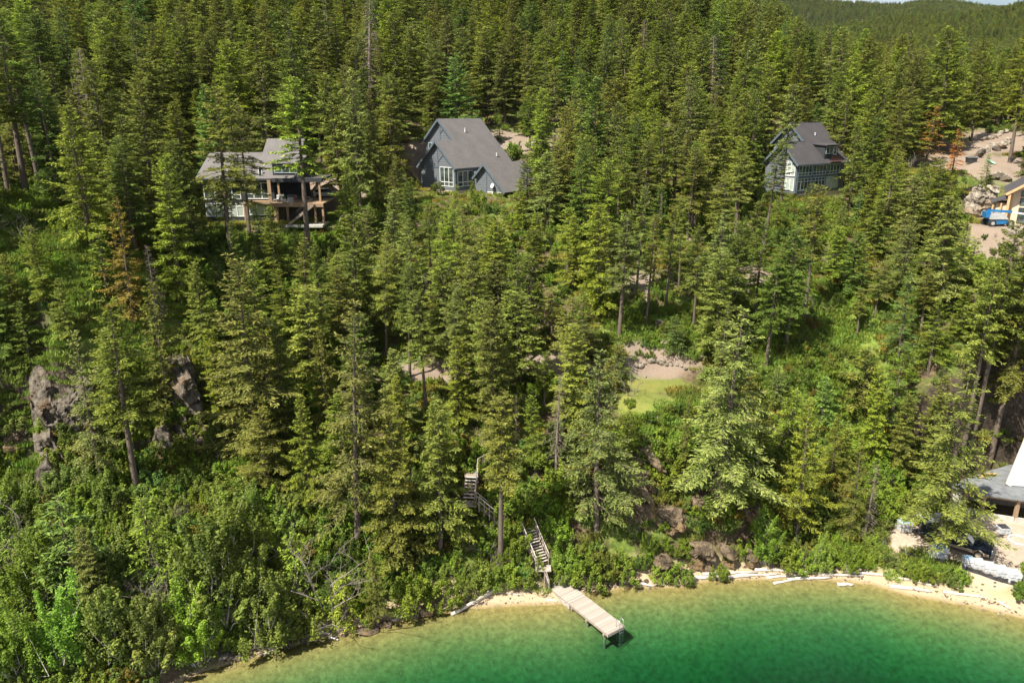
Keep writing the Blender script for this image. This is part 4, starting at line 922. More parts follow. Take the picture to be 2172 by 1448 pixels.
ROCKS = [ # u, v(base), width m, height m, depth m, mat, label, name, cat, rz, tilt, layer
 (350,990,3.4,5.0,2.8,'rock_grey','lower grey cliff block below the rust-streaked cliff','rock_outcrop','cliff',-.4,(.1,.1),.3),
 (97,1058,3.1,4.6,2.8,'rock_grey','squared grey boulder standing in the green bank, brown on top','boulder','boulder',.25,(.05,-.05),.1),
 (25,960,3.0,2.2,2.4,'rock_brown','broken brown rock ledge above and beside the squared boulder','boulder','boulder',.2,(0,0),.3),
 (1245,1100,4.4,3.8,3.0,'rock_brown','orange-lichened rock slab beside the big lakeside fir trunk','rock_outcrop','rock outcrop',-.2,(.2,.2),.3),
 (1425,1140,3.6,3.2,3,'rock_brown','grey-brown rounded rock above the layered shore rock','rock_outcrop','rock outcrop',.1,(0,.3),.3),
 (1487,1218,3.8,3.8,3.0,'rock_brown','tall layered shore rock with slanting cracks by the sand','shore_rock','rock',-.3,(.1,.35),.5),
 (1548,1210,3.0,2.6,2.6,'rock_brown','blocky layered rock in the middle of the shore rocks','shore_rock','rock',.2,(0,.25),.5),
 (1590,1212,2.0,2.4,2.0,'rock_brown','dark square-cut rock where the drift logs begin','shore_rock','rock',.5,(0,-.1),.3),
 (1400,1230,2.4,2.6,2.2,'rock_brown','mossy brown rock on the beach, left of the layered shore rock','shore_rock','rock',.9,(0,0),.3),
 (1440,1226,1.0,.9,.9,'rock_brown','small dark rock between the mossy rock and the layered rock','shore_rock','rock',.4,(0,0),0),
 (1480,1085,2.8,2.2,2.2,'rock_brown','ochre stained rock shelf above the shore rocks','rock_outcrop','rock outcrop',1.1,(.1,.2),.3),
 (775,1348,2.0,.55,1.2,'rock_brown','flat brown boulder lying in the shallows off the beach bend','boulder','boulder',.1,(0,0),0),
 (815,1330,1.5,.5,.9,'rock_brown','low brown rock at the waterline of the beach bend','shore_rock','rock',.3,(0,0),0),
 (905,1306,1.5,1.0,1.1,'rock_brown','dark rock under the leafy shrub, left of the open sand','shore_rock','rock',.6,(0,0),0),
 (880,1312,.9,.7,.8,'rock_grey','grey rock next to the heap of driftwood sticks','shore_rock','rock',1.6,(0,0),0),
 (500,1402,1.1,.5,.8,'rock_grey','grey rock at the lowest bit of beach, water on both sides','shore_rock','rock',.2,(0,0),0),
 (475,1398,.9,.4,.6,'rock_pale','pale rock in the shade at the lower end of the beach','shore_rock','rock',.9,(0,0),0),
 (1360,780,1.0,.7,.8,'rock_pale','pale rock at the left of the stony bank above the lawn','bank_rock','rock',.9,(0,0),0),
 (1385,772,1.6,1.0,1.0,'rock_pale','largest pale rock on the stony bank above the lawn','bank_rock','rock',.9,(0,0),0),
 (1405,776,.9,.6,.8,'rock_pale','pale rock in the middle of the stony bank above the lawn','bank_rock','rock',.9,(0,0),0),
 (1425,752,1.9,.7,1.2,'rock_brown','pinkish flat boulder behind the stony bank above the lawn','bank_rock','rock',.4,(0,0),0),
 (1368,802,.5,.35,.5,'rock_pale','white stone at the back edge of the lawn','bank_rock','rock',.4,(0,0),0),
 (1398,700,1.5,1.4,1.2,'rock_grey','dark grey boulder in the grass under the tall bare trunks','boulder','boulder',.4,(0,0),0),
 (1402,895,1.7,.8,1.0,'rock_pale','pale half-buried rock below the lawn','bank_rock','rock',.4,(0,0),0),
 (2078,462,3.6,6.2,3.4,'rock_pale','blasted tan rock wall left of the new timber house','rock_outcrop','cliff',.3,(.1,-.2),.3),
 (2102,448,3.0,5.0,3.0,'rock_pale','blasted tan rock wall right behind the blue boom lift','rock_outcrop','cliff',-.5,(.1,.2),.3),
 (1075,322,2.6,2.0,2.0,'rock_pale','dark cracked rock on the pale cut bank right of the gabled house','bank_rock','rock',.2,(0,0),.2),
 (705,492,2.2,1.2,1.6,'rock_pale','pale boulder at the foot of the timber deck, right end','boulder','boulder',.2,(0,0),.2),
 (728,470,1.6,1.2,1.2,'rock_pale','pale boulder on the grass right of the timber deck','boulder','boulder',.9,(0,0),.2),
]
for i, (u, v, wd, h, dp, mt_, lab, nm, cat, rz, tl, ly) in enumerate(ROCKS):
    p = hit(u, v); rock(nm, p+np.array([0, dp*.28, h*.34]), (wd*1.12, dp, h*1.12), 100+i, mt_, lab, cat, None, rz, tl, 4 if wd < 2 else 5, 10, .16, ly)
def cliff(u, v, W, Hc, D, rz, lean, seed, mt_, lab, roughness=1.0):
    """a wall of jointed rock: a block whose front is broken into slanting slabs, its back and foot buried in the slope"""
    base = hit(u, v); nx_, nz_ = int(W/.16), int(Hc/.16); V = []; F = []; off = Vector((seed*7.1, seed*3.3, 0))
    for j in range(nz_+1):
        for i in range(nx_+1):
            x = -W/2 + W*i/nx_; z = -1.2 + (Hc+1.2)*j/nz_; q = j/nz_; e = abs(2*i/nx_-1)
            a = x*.9 + z*.42; b = z*.55 - x*.25
            c1_ = mnoise.cell(Vector((a*.55, b*.6, 0))+off); c2_ = mnoise.cell(Vector((a*1.3, b*1.1, 5))+off)
            d = (c1_-.5)*1.3 + (c2_-.5)*.5 + mnoise.fractal(Vector((x*.5, z*.4, 1))+off, 1, 2, 5)*.7
            top = 1-.22*q*(.5+.5*math.sin(x*1.1+seed*2.3)) - .05*c2_*q
            y = lean*z + d*roughness*1.15 + 2.6*e**4 + (2.2*max(0, q-.86)/.14)
            V.append((x*(1-.12*q*e), y, z*top))
    n_ = nx_+1
    for j in range(nz_):
        for i in range(nx_): F.append((j*n_+i, j*n_+i+1, (j+1)*n_+i+1, (j+1)*n_+i))
    k = len(V); 
    for j in range(nz_+1):
        for i in (0, nx_): V.append((V[j*n_+i][0], D+lean*Hc, V[j*n_+i][2]))
    for j in range(nz_):
        F.append((j*n_, (j+1)*n_, k+2*(j+1), k+2*j)); F.append((j*n_+nx_, k+2*j+1, k+2*(j+1)+1, (j+1)*n_+nx_))
    tl = nz_*n_; V.append((0, D+lean*Hc, V[tl+nx_//2][2])); kk = len(V)-1
    for i in range(nx_): F.append((tl+i, tl+i+1, kk))
    F.append((tl, kk, k+2*nz_)); F.append((tl+nx_, k+2*nz_+1, kk)); F.append((k+2*nz_, kk, k+2*nz_+1, k+1, k))
    o = new_mesh('cliff', V, F, M[mt_]); o.location = (base[0], base[1]+.7, base[2]); o.rotation_euler = (0, 0, rz); return tag(o, lab, 'cliff')
cliff(165, 925, 8.5, 6.6, 5, R(30), .22, 1, 'rock_grey', 'wide shaded grey cliff on the left bank, above and behind the squared boulder')
cliff(405, 935, 3.8, 8.2, 4, R(34), .15, 2, 'rock_grey', 'tall narrow cliff with rusty streaks in the gap between big firs')
cliff(310, 985, 4.5, 3.6, 4, R(25), .3, 3, 'rock_grey', 'low broken cliff step between the wide cliff and the tall narrow one')
cliff(1365, 1085, 5.5, 5.5, 4, R(15), .35, 4, 'rock_brown', 'steep brown cliff with a dark cleft above the mossy beach rock')
cliff(1565, 1110, 6.5, 4.6, 4, R(12), .35, 5, 'rock_brown', 'dark brown cliff with leaning cracks beneath the widest grey fir')
rgk = random.Random(5)
def rock_line(pts, n, s0, s1, mt_, where, group, seed, jit=6, vj=3):
    for k in range(n):
        q = (k+.5)/n*(len(pts)-1); i = int(q); f = q-i; u = pts[i][0]*(1-f)+pts[i+1][0]*f+rgk.uniform(-jit, jit)*.3; v = pts[i][1]*(1-f)+pts[i+1][1]*f+rgk.uniform(-vj, vj)
        p = hit(u, v)
        if p is None: continue
        s = rgk.uniform(s0, s1); rock('boulder', p+np.array([0, 0, s*.2]), (s*1.3, s, s*.9), seed+k, mt_ if rgk.random() < .7 else 'rock_grey', '%s boulder, %s' % (['first', 'second', 'third', 'fourth', 'fifth', 'sixth', 'seventh', 'eighth', 'ninth', 'tenth', 'eleventh', 'twelfth', 'thirteenth', 'fourteenth'][k], where), 'boulder', group, rgk.uniform(0, 6), (0, 0), 3, 8, .14, 0)
rock_line([(2070,335),(2095,322),(2118,316),(2140,304)], 11, 1.2, 2.0, 'rock_pale', 'counted from the left, in the wall under the gravel road', 'boulders holding up the gravel road', 300)
rock_line([(2095,378),(2120,376),(2142,384)], 6, 1.2, 2.0, 'rock_pale', 'counted from the left, in the row above the timber house', 'boulders above the timber house', 330)
rock_line([(2084,298),(2110,292),(2135,280)], 7, .7, 1.3, 'rock_pale', 'counted from the left, on the upper side of the gravel road', 'boulders beside the gravel road', 350)
rock_line([(2132,486),(2150,489),(2172,492),(2160,497),(2140,494)], 13, .6, 1.1, 'rock_pale', 'counted along the pale rubble edge below the boom lift', 'rubble below the boom lift', 370)
rock_line([(1330,608),(1350,622),(1365,640),(1380,650)], 9, .4, .9, 'rock_pale', 'counted from the left, in the rubble under the tall bare trunks', 'rubble under the tall trunks', 390)
rock_line([(1345,775),(1380,764),(1420,772),(1460,784)], 12, .3, .7, 'rock_pale', 'counted from the left, among the stones edging the lawn', 'stones edging the lawn', 410)
rock_line([(640,1368),(700,1352),(760,1345),(840,1328),(890,1315)], 12, .2, .5, 'rock_grey', 'counted from the left, in the wet stones of the beach bend', 'wet stones of the beach bend', 430, 20)
rock_line([(1215,1252),(1270,1250),(1320,1240),(1420,1232)], 9, .25, .6, 'rock_grey', 'counted from the left, in the shore stones right of the dock', 'shore stones right of the dock', 450, 20)

# ------------------------------------------------------------------ logs and sticks on the beach
LOGS = [ (958,1305,1062,1243,.15,'long thin drift log angled from the sand into the water, left of the dock'),(985,1290,1050,1255,.12,'grey drift log lying against the longest log, left of the dock'),(1030,1262,1075,1240,.2,'thick grey stump end of the log heap left of the dock'),
 (1072,1258,1108,1262,.07,'short white stick on the sand behind the log heap'),(1158,1272,1182,1276,.09,'short white drift log on the sand touching the dock'),(1313,1233,1388,1244,.16,'white drift log with a dark underside near the mossy rock'),
 (1472,1226,1590,1224,.16,'lowest grey drift log at the foot of the layered shore rock'),(1490,1219,1605,1214,.15,'weathered drift log tight against the shore rocks'),(1560,1222,1650,1219,.14,'drift log in the middle of the long log row'),(1600,1209,1740,1216,.15,'longest pale drift log along the bushes at the back of the beach'),
 (1625,1226,1700,1220,.13,'cracked drift log in front of the long row'),(1640,1238,1690,1229,.12,'brown drift log pointing into the water'),(1670,1230,1762,1226,.17,'thick dark-ended drift log in the middle of the beach'),(1735,1220,1830,1222,.14,'pale drift log near the end of the log row'),
 (1790,1213,1882,1222,.13,'thin pale drift log at the edge of the grass'),(1776,1241,1810,1241,.17,'short thick white log alone at the waterline'),(1886,1245,1975,1256,.19,'big white drift log on the sand below the grass bank'),(1905,1226,1990,1246,.10,'thin drift log behind the big white one'),
 (2000,1256,2088,1268,.13,'long white drift log below the stacked pallets'),(2118,1276,2142,1293,.12,'forked drift log at the far end of the beach'),(765,1312,870,1302,.12,'grey drift log on the sand at the beach bend'),(800,1305,880,1296,.10,'thin grey log at the back of the beach bend'),
 (820,1322,868,1302,.09,'slanting grey stick in the driftwood heap'),(695,1349,718,1358,.10,'white log end sticking out of the shade at the waterline'),(560,1388,600,1370,.09,'pale stick crossing the shaded beach'),(650,1338,700,1345,.12,'dark drift log in the shade under the bushes'),
]
for i, (u0, v0, u1, v1, r_, lab) in enumerate(LOGS):
    a, b2 = hit(u0, v0), hit(u1, v1)
    if a is None or b2 is None: continue
    mb = MB(); n_ = 7; pts = []; rr = []; rg = random.Random(i); a = Vector(a); b2 = Vector(b2); c0 = a.copy(); L_ = (b2-a).length
    sdv = Vector((-(b2-a).y, (b2-a).x, 0)).normalized()
    for k in range(n_):
        q = k/(n_-1); pp = a.lerp(b2, q) - c0 + sdv*rg.gauss(0, .02*L_**.5); pp.z = max(a.lerp(b2, q).z, hz(*(a.lerp(b2, q))[:2])) - c0.z + r_*.75 + (.9 if 'fallen grey pole' in lab else 0); pts.append(pp); rr.append(r_*(1.1-.45*q)*rg.uniform(.88, 1.1))
    mb.tube(pts, rr, 8)
    for _ in range(rg.randint(0, 2)):
        k = rg.randint(1, 5); d_ = (pts[k+1]-pts[k]).normalized(); e = pts[k] + d_*.3 + sdv*rg.choice([-1, 1])*rg.uniform(.15, .4) + Vector((0, 0, rg.uniform(.05, .35))); mb.tube([pts[k], e], [r_*.35, r_*.15], 5)
    o = mb.build('drift_log', 'drift', smooth=True); o.location = c0; tag(o, lab, 'log', 'drift logs along the beach')

# ------------------------------------------------------------------ dock with ladder
DZ = .52
c1, c2, c3, c4 = [Vector(Q(u, v, DZ)) for u, v in [(1153,1234),(1202,1234),(1333,1330),(1281,1341)]]
far_m, near_m = (c1+c2)/2, (c3+c4)/2; ax = (near_m-far_m); DL = ax.length; ax.normalize(); sdd_ = Vector((ax.y, -ax.x, 0)); DW = (abs((c2-c1).dot(sdd_)) + abs((c3-c4).dot(sdd_)))/2
print('DOCK', DL, DW)
rzd = math.atan2(ax.y, ax.x) - math.pi/2           # local +y runs out over the water
dock = empty('dock', (far_m.x, far_m.y, 0), rzd, 'grey plank dock running from the stair foot out over the green water', 'dock')
mb = MB(); k = 0; yy = 0; rg = random.Random(3); hw_ = DW/2
while yy < DL-.1:
    e = rg.uniform(-.015, .015); mb.box(-hw_+e, yy, DZ-.045+rg.uniform(-.004, .004), hw_+e, yy+.146, DZ+rg.uniform(-.004, .004)); yy += .155
mb.build('deck', 'deck', dock)
for s in (-1, 1):
    mb = MB(); mb.box(s*(hw_-.12)-.04, .05, DZ-.33, s*(hw_-.12)+.04, DL-.1, DZ-.06); mb.build('side_beam', 'oldwood', dock)
mb = MB(); mb.box(-hw_, DL-.06, DZ-.3, hw_, DL+.02, DZ-.052); mb.build('end_board', 'greywood', dock)
for q in (.42, .66, .93):
    mb = MB(); mb.box(-hw_+.05, DL*q-.1, DZ-.55, hw_-.05, DL*q+.1, DZ-.34); mb.build('cross_beam', 'oldwood', dock)
    for s in (-1, 1):
        mb = MB(); mb.tube([(s*(hw_-.25), DL*q, -2.6), (s*(hw_-.25), DL*q, DZ-.56)], .11, 8); mb.build('post', 'oldwood', dock)
mb = MB()
for kz in range(2): mb.box(hw_-.02, DL*.2, .02+kz*.2, hw_+.05, DL*.40, .19+kz*.2)
mb.build('crib_boards', 'greywood', dock)
mb = MB()
lx = -hw_+.25
for s in (0, .42):
    x_ = lx+s; mb.tube([(x_, DL-.35, DZ-.02), (x_, DL-.33, DZ+.62), (x_, DL-.2, DZ+.78), (x_, DL+.05, DZ+.7), (x_, DL+.1, DZ+.4), (x_, DL+.1, -.9)], .024, 6)
for kz in range(6): mb.tube([(lx, DL+.1, DZ-.15-kz*.28), (lx+.42, DL+.1, DZ-.15-kz*.28)], .024, 6)
mb.build('ladder', 'steel', dock, smooth=True)

# ------------------------------------------------------------------ wooden stairs
M['darkwood'] = noisy('dark_weathered_wood', (.05, .04, .032), (.12, .10, .08), 5, .9)
def flight(parent, a, b, width, n, rail=(1, 1), railh=.95, matn='darkwood', posts=4):
    a, b = Vector(a), Vector(b); d = Vector((b.x-a.x, b.y-a.y, 0)); run = d.length; d.normalize(); s_ = Vector((d.y, -d.x, 0))
    for k in range(n):
        q = (k+.5)/n; c = a.lerp(b, q); c.z = a.z + (b.z-a.z)*(k+1)/n if n > 1 else a.z; mb = MB(); st = run/n*.60
        mb.beam(c - s_*width/2, c + s_*width/2, st, .05); mb.build('step', 'drift', parent)
    for s in (-1, 1):
        mb = MB(); o_ = s_*(width/2+.03)*s; mb.beam(a+o_-Vector((0, 0, .12)), b+o_-Vector((0, 0, .12)), .05, .26); mb.build('stringer', matn, parent)
        if rail[0 if s < 0 else 1]:
            mb = MB(); h_ = Vector((0, 0, railh)); mb.beam(a+o_+h_, b+o_+h_, .07, .05); mb.beam(a+o_+h_*.5, b+o_+h_*.5, .03, .05); mb.build('handrail', 'drift', parent)
            for k in range(posts):
                q = k/(posts-1) if posts > 1 else .5; p_ = a.lerp(b, q)+o_; mb = MB(); mb.beam(p_-Vector((0, 0, .6)), p_+h_, .09, .09, (1, 0, 0)); mb.build('post', 'oldwood', parent)
st0 = Vector(Q(1163, 1236, .6)); foot = st0; st1 = Vector(Q(1154, 1209, 1.95)); st2 = Vector(Q(1150, 1200, 2.05)); st3 = Vector(Q(1119, 1120, hit(1119, 1120)[2]+.45))
stair = empty('staircase', (st0.x, st0.y, 0), 0, 'long weathered wooden staircase with two handrails climbing from the dock', 'staircase')
def loc(v, o=stair): return Vector(v) - o.location
flight(stair, loc(st0), loc(st1), 1.7, 4, (1, 0), posts=2)
mb = MB(); d_ = (st2-st1); d_.z = 0
mb.box(*(loc(st1).x-.75, loc(st1).y-.15, 1.9), *(loc(st1).x+.65, loc(st1).y+.85, 1.96)); mb.build('landing', 'greywood', stair)
flight(stair, loc(st2)+Vector((0, .35, 0)), loc(st3), 1.3, 13, (1, 1), posts=6)
t0 = Vector(Q(1003, 1066, hit(1003, 1066)[2]+1.0)); up = empty('staircase', (t0.x, t0.y, 0), 0, 'short brown stair with a landing, half hidden above the long staircase', 'staircase')
def lo2(v): return loc(v, up)
mb = MB(); a = lo2(t0); mb.box(a.x-1.0, a.y-.6, t0.z-.1, a.x+.35, a.y+.5, t0.z-.02); mb.build('landing', 'oldwood', up)
flight(up, a+Vector((-.4, .5, 0)), a+Vector((-.2, 2.4, 1.5)), 1.1, 7, (0, 1), posts=3)
p3 = a+Vector((-.2, 2.4, 1.5)); mb = MB(); mb.box(p3.x-.7, p3.y, p3.z-.06, p3.x+.5, p3.y+1.3, p3.z); mb.build('landing', 'oldwood', up)
q4 = Vector(Q(1046, 1094, hit(1046, 1094)[2]+.4)); flight(up, a+Vector((.45, -.1, 0)), lo2(q4), .95, 9, (1, 1), posts=4)
mb = MB(); e0 = p3+Vector((.5, 0, 0)); e1 = p3+Vector((.55, 1.2, .4)); e2 = p3+Vector((2.2, 2.2, .9)); h_ = Vector((0, 0, .9))
mb.beam(e0+h_, e1+h_, .08, .05); mb.beam(e1+h_, e2+h_, .08, .05)
for k in range(9): pp = e1.lerp(e2, k/8); mb.beam(pp, pp+h_, .04, .04, (1, 0, 0))
mb.beam(e0, e0+h_, .09, .09, (1, 0, 0)); mb.build('railing', 'oldwood', up)
fp = Vector(hit(1264, 938)); fq = Vector(hit(1302, 932)); fr2 = empty('picket_rail', fp, 0, 'small pale wooden rail with thin pickets behind the big lakeside fir', 'railing')
mb = MB(); e = fq-fp; mb.beam(Vector((0, 0, .8)), e+Vector((0, 0, .8)), .07, .05); mb.beam(Vector((0, 0, .15)), e+Vector((0, 0, .15)), .07, .05); mb.build('rail', 'drift', fr2)
mb = MB()
for k in range(12): pp = e*(k/11); mb.beam(pp, pp+Vector((0, 0, .85)), .04, .04, (1, 0, 0))
mb.build('pickets', 'drift', fr2)

# ------------------------------------------------------------------ houses
def window(parent, o, d, n, x0, z0, x1, z1, cols=3, trans=None, fm='whiteframe', gm='glass', fw=.09, name='window'):
    o, d, n = Vector(o), Vector(d), Vector(n); up_ = Vector((0, 0, 1)); f = MB()
    def pt(x, z, k): return o + d*x + up_*z + n*k
    for x in [x0 + (x1-x0)*i/cols for i in range(cols+1)]: f.beam(pt(x, z0, .045), pt(x, z1, .045), fw, .07, tuple(n))
    zs_ = [z0, z1] + ([trans] if trans is not None else [])
    for z in zs_: f.beam(pt(x0-fw/2, z, .05), pt(x1+fw/2, z, .05), .075, fw, (0, 0, 1))
    w_ = f.build(name, fm, parent); g = MB()
    g.hexa([pt(x0, z0, .0), pt(x1, z0, .0), pt(x1, z1, .0), pt(x0, z1, .0)], [pt(x0, z0, .02), pt(x1, z0, .02), pt(x1, z1, .02), pt(x0, z1, .02)])
    g.build('glass', gm, w_); return w_
def prism_xz(prof, y0, y1):
    mb = MB(); mb.hexa([(x, y0, z) for x, z in prof], [(x, y1, z) for x, z in prof]); return mb
def roof_slab(parent, p, q, y0, y1, mt, th=.22, name='roof'):   # p upper (x,z), q lower (x,z)
    mb = MB(); mb.slab([(p[0], y0, p[1]), (p[0], y1, p[1]), (q[0], y1, q[1]), (q[0], y0, q[1])], th); return mb.build(name, mt, parent)
def rake(parent, p, q, y, mt='trimblue', name='bargeboard'):
    mb = MB(); mb.beam((p[0], y, p[1]-.17), (q[0], y, q[1]-.17), .07, .34, (0, 0, 1)); mb.build(name, mt, parent)
def gabled(loc_, rz, az, hw, sl, ys, xr, rzg, xl, L, zb, roofm, label, windows):
    h = empty('gabled_house', loc_, rz, label, 'house'); ez = az - sl*hw; zl = rzg - sl*(xr-xl); i_ = .45
    prism_xz([(-hw+i_, zb), (hw-i_, zb), (hw-i_, ez+sl*i_-.3), (0, az-.3), (-hw+i_, ez+sl*i_-.3)], 0, ys+.5).build('wall', 'siding', h)
    prism_xz([(xl+i_, zb), (hw-i_-.003, zb), (hw-i_-.003, ez+sl*i_-.3), (xr, rzg-.3), (xl+i_, zl+sl*i_-.3)], ys, L).build('wall', 'siding', h)
    mb = MB(); mb.box(-hw+i_-.02, -.02, zb-2.5, hw-i_+.02, L+.02, zb+.02); mb.build('foundation', 'tan_found', h)
    ys2 = ys-.55
    roof_slab(h, (0, az), (hw, ez), -.6, ys2, roofm); roof_slab(h, (0, az), (-hw, ez), -.6, ys-.02, roofm)
    roof_slab(h, (xr, rzg), (hw, ez), ys2+.002, L+.5, roofm); roof_slab(h, (xr, rzg), (xl, zl), ys2, L+.5, roofm)
    rake(h, (0, az), (hw+.02, ez-.02), -.64); rake(h, (0, az), (-hw-.02, ez-.02), -.64)
    rake(h, (xr, rzg), (0, az+(-.0)+(rzg-az)-sl*(0-xr)), ys2-.04); rake(h, (xr, rzg), (xl, zl), ys2-.04)
    mb = MB(); mb.beam((0, -.03, ez+.1), (0, -.03, az-.5), .22, .06, (0, 1, 0)); mb.beam((0, -.05, ez+.9), (1.3*hw/4.7, -.05, ez+.9+1.2), .16, .05, (0, 1, 0)); mb.beam((0, -.05, ez+.9), (-1.3*hw/4.7, -.05, ez+.9+1.2), .16, .05, (0, 1, 0))
    mb.beam((-hw+i_, -.03, ez+.05), (hw-i_, -.03, ez+.05), .06, .16); mb.beam((hw-i_-.08, -.03, zb), (hw-i_-.08, -.03, ez), .2, .06, (0, 1, 0)); mb.build('timber_trim', 'trimblue', h)
    mb = MB(); mb.beam((xr, ys-.03, zl), (xr, ys-.03, rzg-.5), .22, .06, (0, 1, 0)); mb.beam((xr, ys-.05, rzg-2.6), (xr+1.2, ys-.05, rzg-1.5), .14, .05, (0, 1, 0)); mb.build('timber_trim', 'trimblue', h)
    mb = MB(); mb.beam((hw+.04, -.6, ez-.14), (hw+.04, L+.5, ez-.14), .08, .2); mb.build('gutter', 'trimblue', h)
    return h, ez
a2 = R(-40)
h2, ez2 = gabled(H2, a2, 8.2, 4.7, .97, 4.3, -3.6, 11.75, -7.7, 14.7, -.2, 'shingle', 'blue-grey gabled house with three stepped gables and a white dish, in the middle', None)
window(h2, (0, 0, 0), (1, 0, 0), (0, -1, 0), .55, .55, 3.75, 3.75, 3, 1.25, 'whiteframe')
window(h2, (4.25, 0, 0), (0, 1, 0), (1, 0, 0), .5, .55, 4.3, 3.1, 3, 1.25, 'whiteframe')
window(h2, (0, 4.3, 0), (1, 0, 0), (0, -1, 0), -6.6, 5.6, -4.9, 7.5, 2, None, 'blueframe')
def vent(parent, p, h=.7): mb = MB(); mb.tube([p, (p[0], p[1], p[2]+h)], .09, 8); mb.tube([(p[0], p[1], p[2]+h), (p[0], p[1], p[2]+h+.1)], .14, 8); mb.build('vent_pipe', 'whitepaint', parent)
vent(h2, (-1.2, 8.3, 11.75-.97*2.4-.2), .8); vent(h2, (3.2, 12, ez2+1.5), .5)
# front wing of the same house
wx, wy, wz, wsl = 8.7, 2.8, 4.55, .97
prism_xz([(wx-2.2, -2.2), (wx+4.0, -2.2), (wx+4.0, wz-wsl*4.0-.3), (wx, wz-.3), (wx-2.2, wz-wsl*2.2-.3)], wy, wy+10).build('wall', 'siding', h2)
mb = MB(); mb.box(wx-2.22, wy-.02, -4.2, wx+4.02, wy+10, -2.18); mb.build('foundation', 'tan_found', h2)
roof_slab(h2, (wx, wz), (wx+4.7, wz-wsl*4.7), wy-.6, wy+10.4, 'shingle'); roof_slab(h2, (wx, wz), (wx-2.6, wz-wsl*2.6), wy-.6, wy+10.4, 'shingle')
rake(h2, (wx, wz), (wx+4.72, wz-wsl*4.72), wy-.64); rake(h2, (wx, wz), (wx-2.62, wz-wsl*2.62), wy-.64)
mb = MB(); mb.beam((wx+.2, wy-.03, -2), (wx+.2, wy-.03, wz-.6), .2, .06, (0, 1, 0)); mb.build('timber_trim', 'trimblue', h2)
mb = MB(); mb.box(4.2, wy+1.2, -1, wx-2.1, wy+6, 3.0); mb.build('wall', 'siding', h2)
window(h2, (wx, wy, 0), (1, 0, 0), (0, -1, 0), .5, -1.9, 3.7, -.15, 3, None, 'whiteframe', 'blind'); 
mb = MB(); mb.box(wx+1.75, wy-.09, -1.85, wx+2.6, wy-.03, -.1); mb.build('door', 'glass', h2)
mb = MB(); c = Vector((wx+1.9, wy-.5, 1.0)); nrm = Vector((-.2, -1, .35)).normalized(); t1 = nrm.cross(Vector((0, 0, 1))).normalized(); t2 = t1.cross(nrm)
ring = [[c + (t1*math.cos(2*math.pi*j/16)+t2*math.sin(2*math.pi*j/16))*r_ - nrm*(.14*(1-(r_/.42)**2)) for j in range(16)] for r_ in (.02, .2, .33, .42)]
k0 = 0
for rr_ in ring: mb.v += [tuple(p) for p in rr_]
for i in range(3):
    for j in range(16): mb.f.append((i*16+j, i*16+(j+1) % 16, (i+1)*16+(j+1) % 16, (i+1)*16+j))
mb.tube([c-nrm*.1, Vector((wx+1.9, wy, .8))], .03, 6); mb.tube([c-t2*.3, c+nrm*.35], .015, 5); mb.build('satellite_dish', 'whitepaint', h2)

a3 = R(-55)
h3, ez3 = gabled(H3, a3, 8.5, 3.65, 1.0, 6.0, -3.1, 11.6, -6.8, 14.0, -.1, 'shingle_dark', 'grey house with two rows of tall windows behind the firs on the right', None)
for k in range(3):
    y0 = .25 + k*4.05; d0 = y0+.12; d1 = y0+3.85
    window(h3, (3.2, 0, 0), (0, 1, 0), (1, 0, 0), d0, 2.95, d1, 4.55, 4, 3.42, 'blueframe', 'glass', .11)
    window(h3, (3.2, 0, 0), (0, 1, 0), (1, 0, 0), d0, .5, d1, 2.45, 4, 1.95, 'blueframe', 'blind' if k == 2 else 'glass', .11)
mb = MB(); mb.beam((3.25, 0, 2.7), (3.25, 13.6, 2.7), .08, .26)
for k in range(4): mb.beam((3.25, .2+k*4.05, -.1), (3.25, .2+k*4.05, 4.6), .08, .22, (1, 0, 0))
mb.build('timber_trim', 'trimblue', h3)
window(h3, (0, 0, 0), (1, 0, 0), (0, -1, 0), .5, 2.95, 2.8, 5.3, 3, 3.6, 'whiteframe', 'blind'); window(h3, (0, 0, 0), (1, 0, 0), (0, -1, 0), .5, .5, 2.8, 2.5, 3, None, 'whiteframe', 'blind')
vent(h3, (-.9, 10.0, 11.6-2.2-.2), .5)
dm = MB(); dm.box(.0, 7.6, 5.3, 3.0, 11.4, 7.75); dm = dm.build('dormer', 'darkwall', h3)
mb = MB(); mb.slab([(-.3, 7.3, 8.1), (-.3, 11.8, 8.1), (3.5, 11.8, 7.9), (3.5, 7.3, 7.9)], .16); mb.build('dormer_roof', 'shingle_dark', dm)
window(dm, (3.0, 7.6, 0), (0, 1, 0), (1, 0, 0), .3, 6.4, 2.2, 7.5, 2, None, 'blueframe'); window(dm, (3.0, 7.6, 0), (0, 1, 0), (1, 0, 0), 2.5, 6.2, 3.4, 7.55, 1, None, 'whiteframe')
mb = MB(); mb.beam((3.5, 8.6, 5.0), (3.5, 11.6, 5.0), .7, .1); mb.beam((3.85, 8.6, 5.9), (3.85, 11.6, 5.9), .06, .08)
for k in range(12): mb.beam((3.85, 8.6+k*.26, 5.0), (3.85, 8.6+k*.26, 5.9), .04, .04, (1, 0, 0))
mb.build('balcony', 'redpaint', h3)

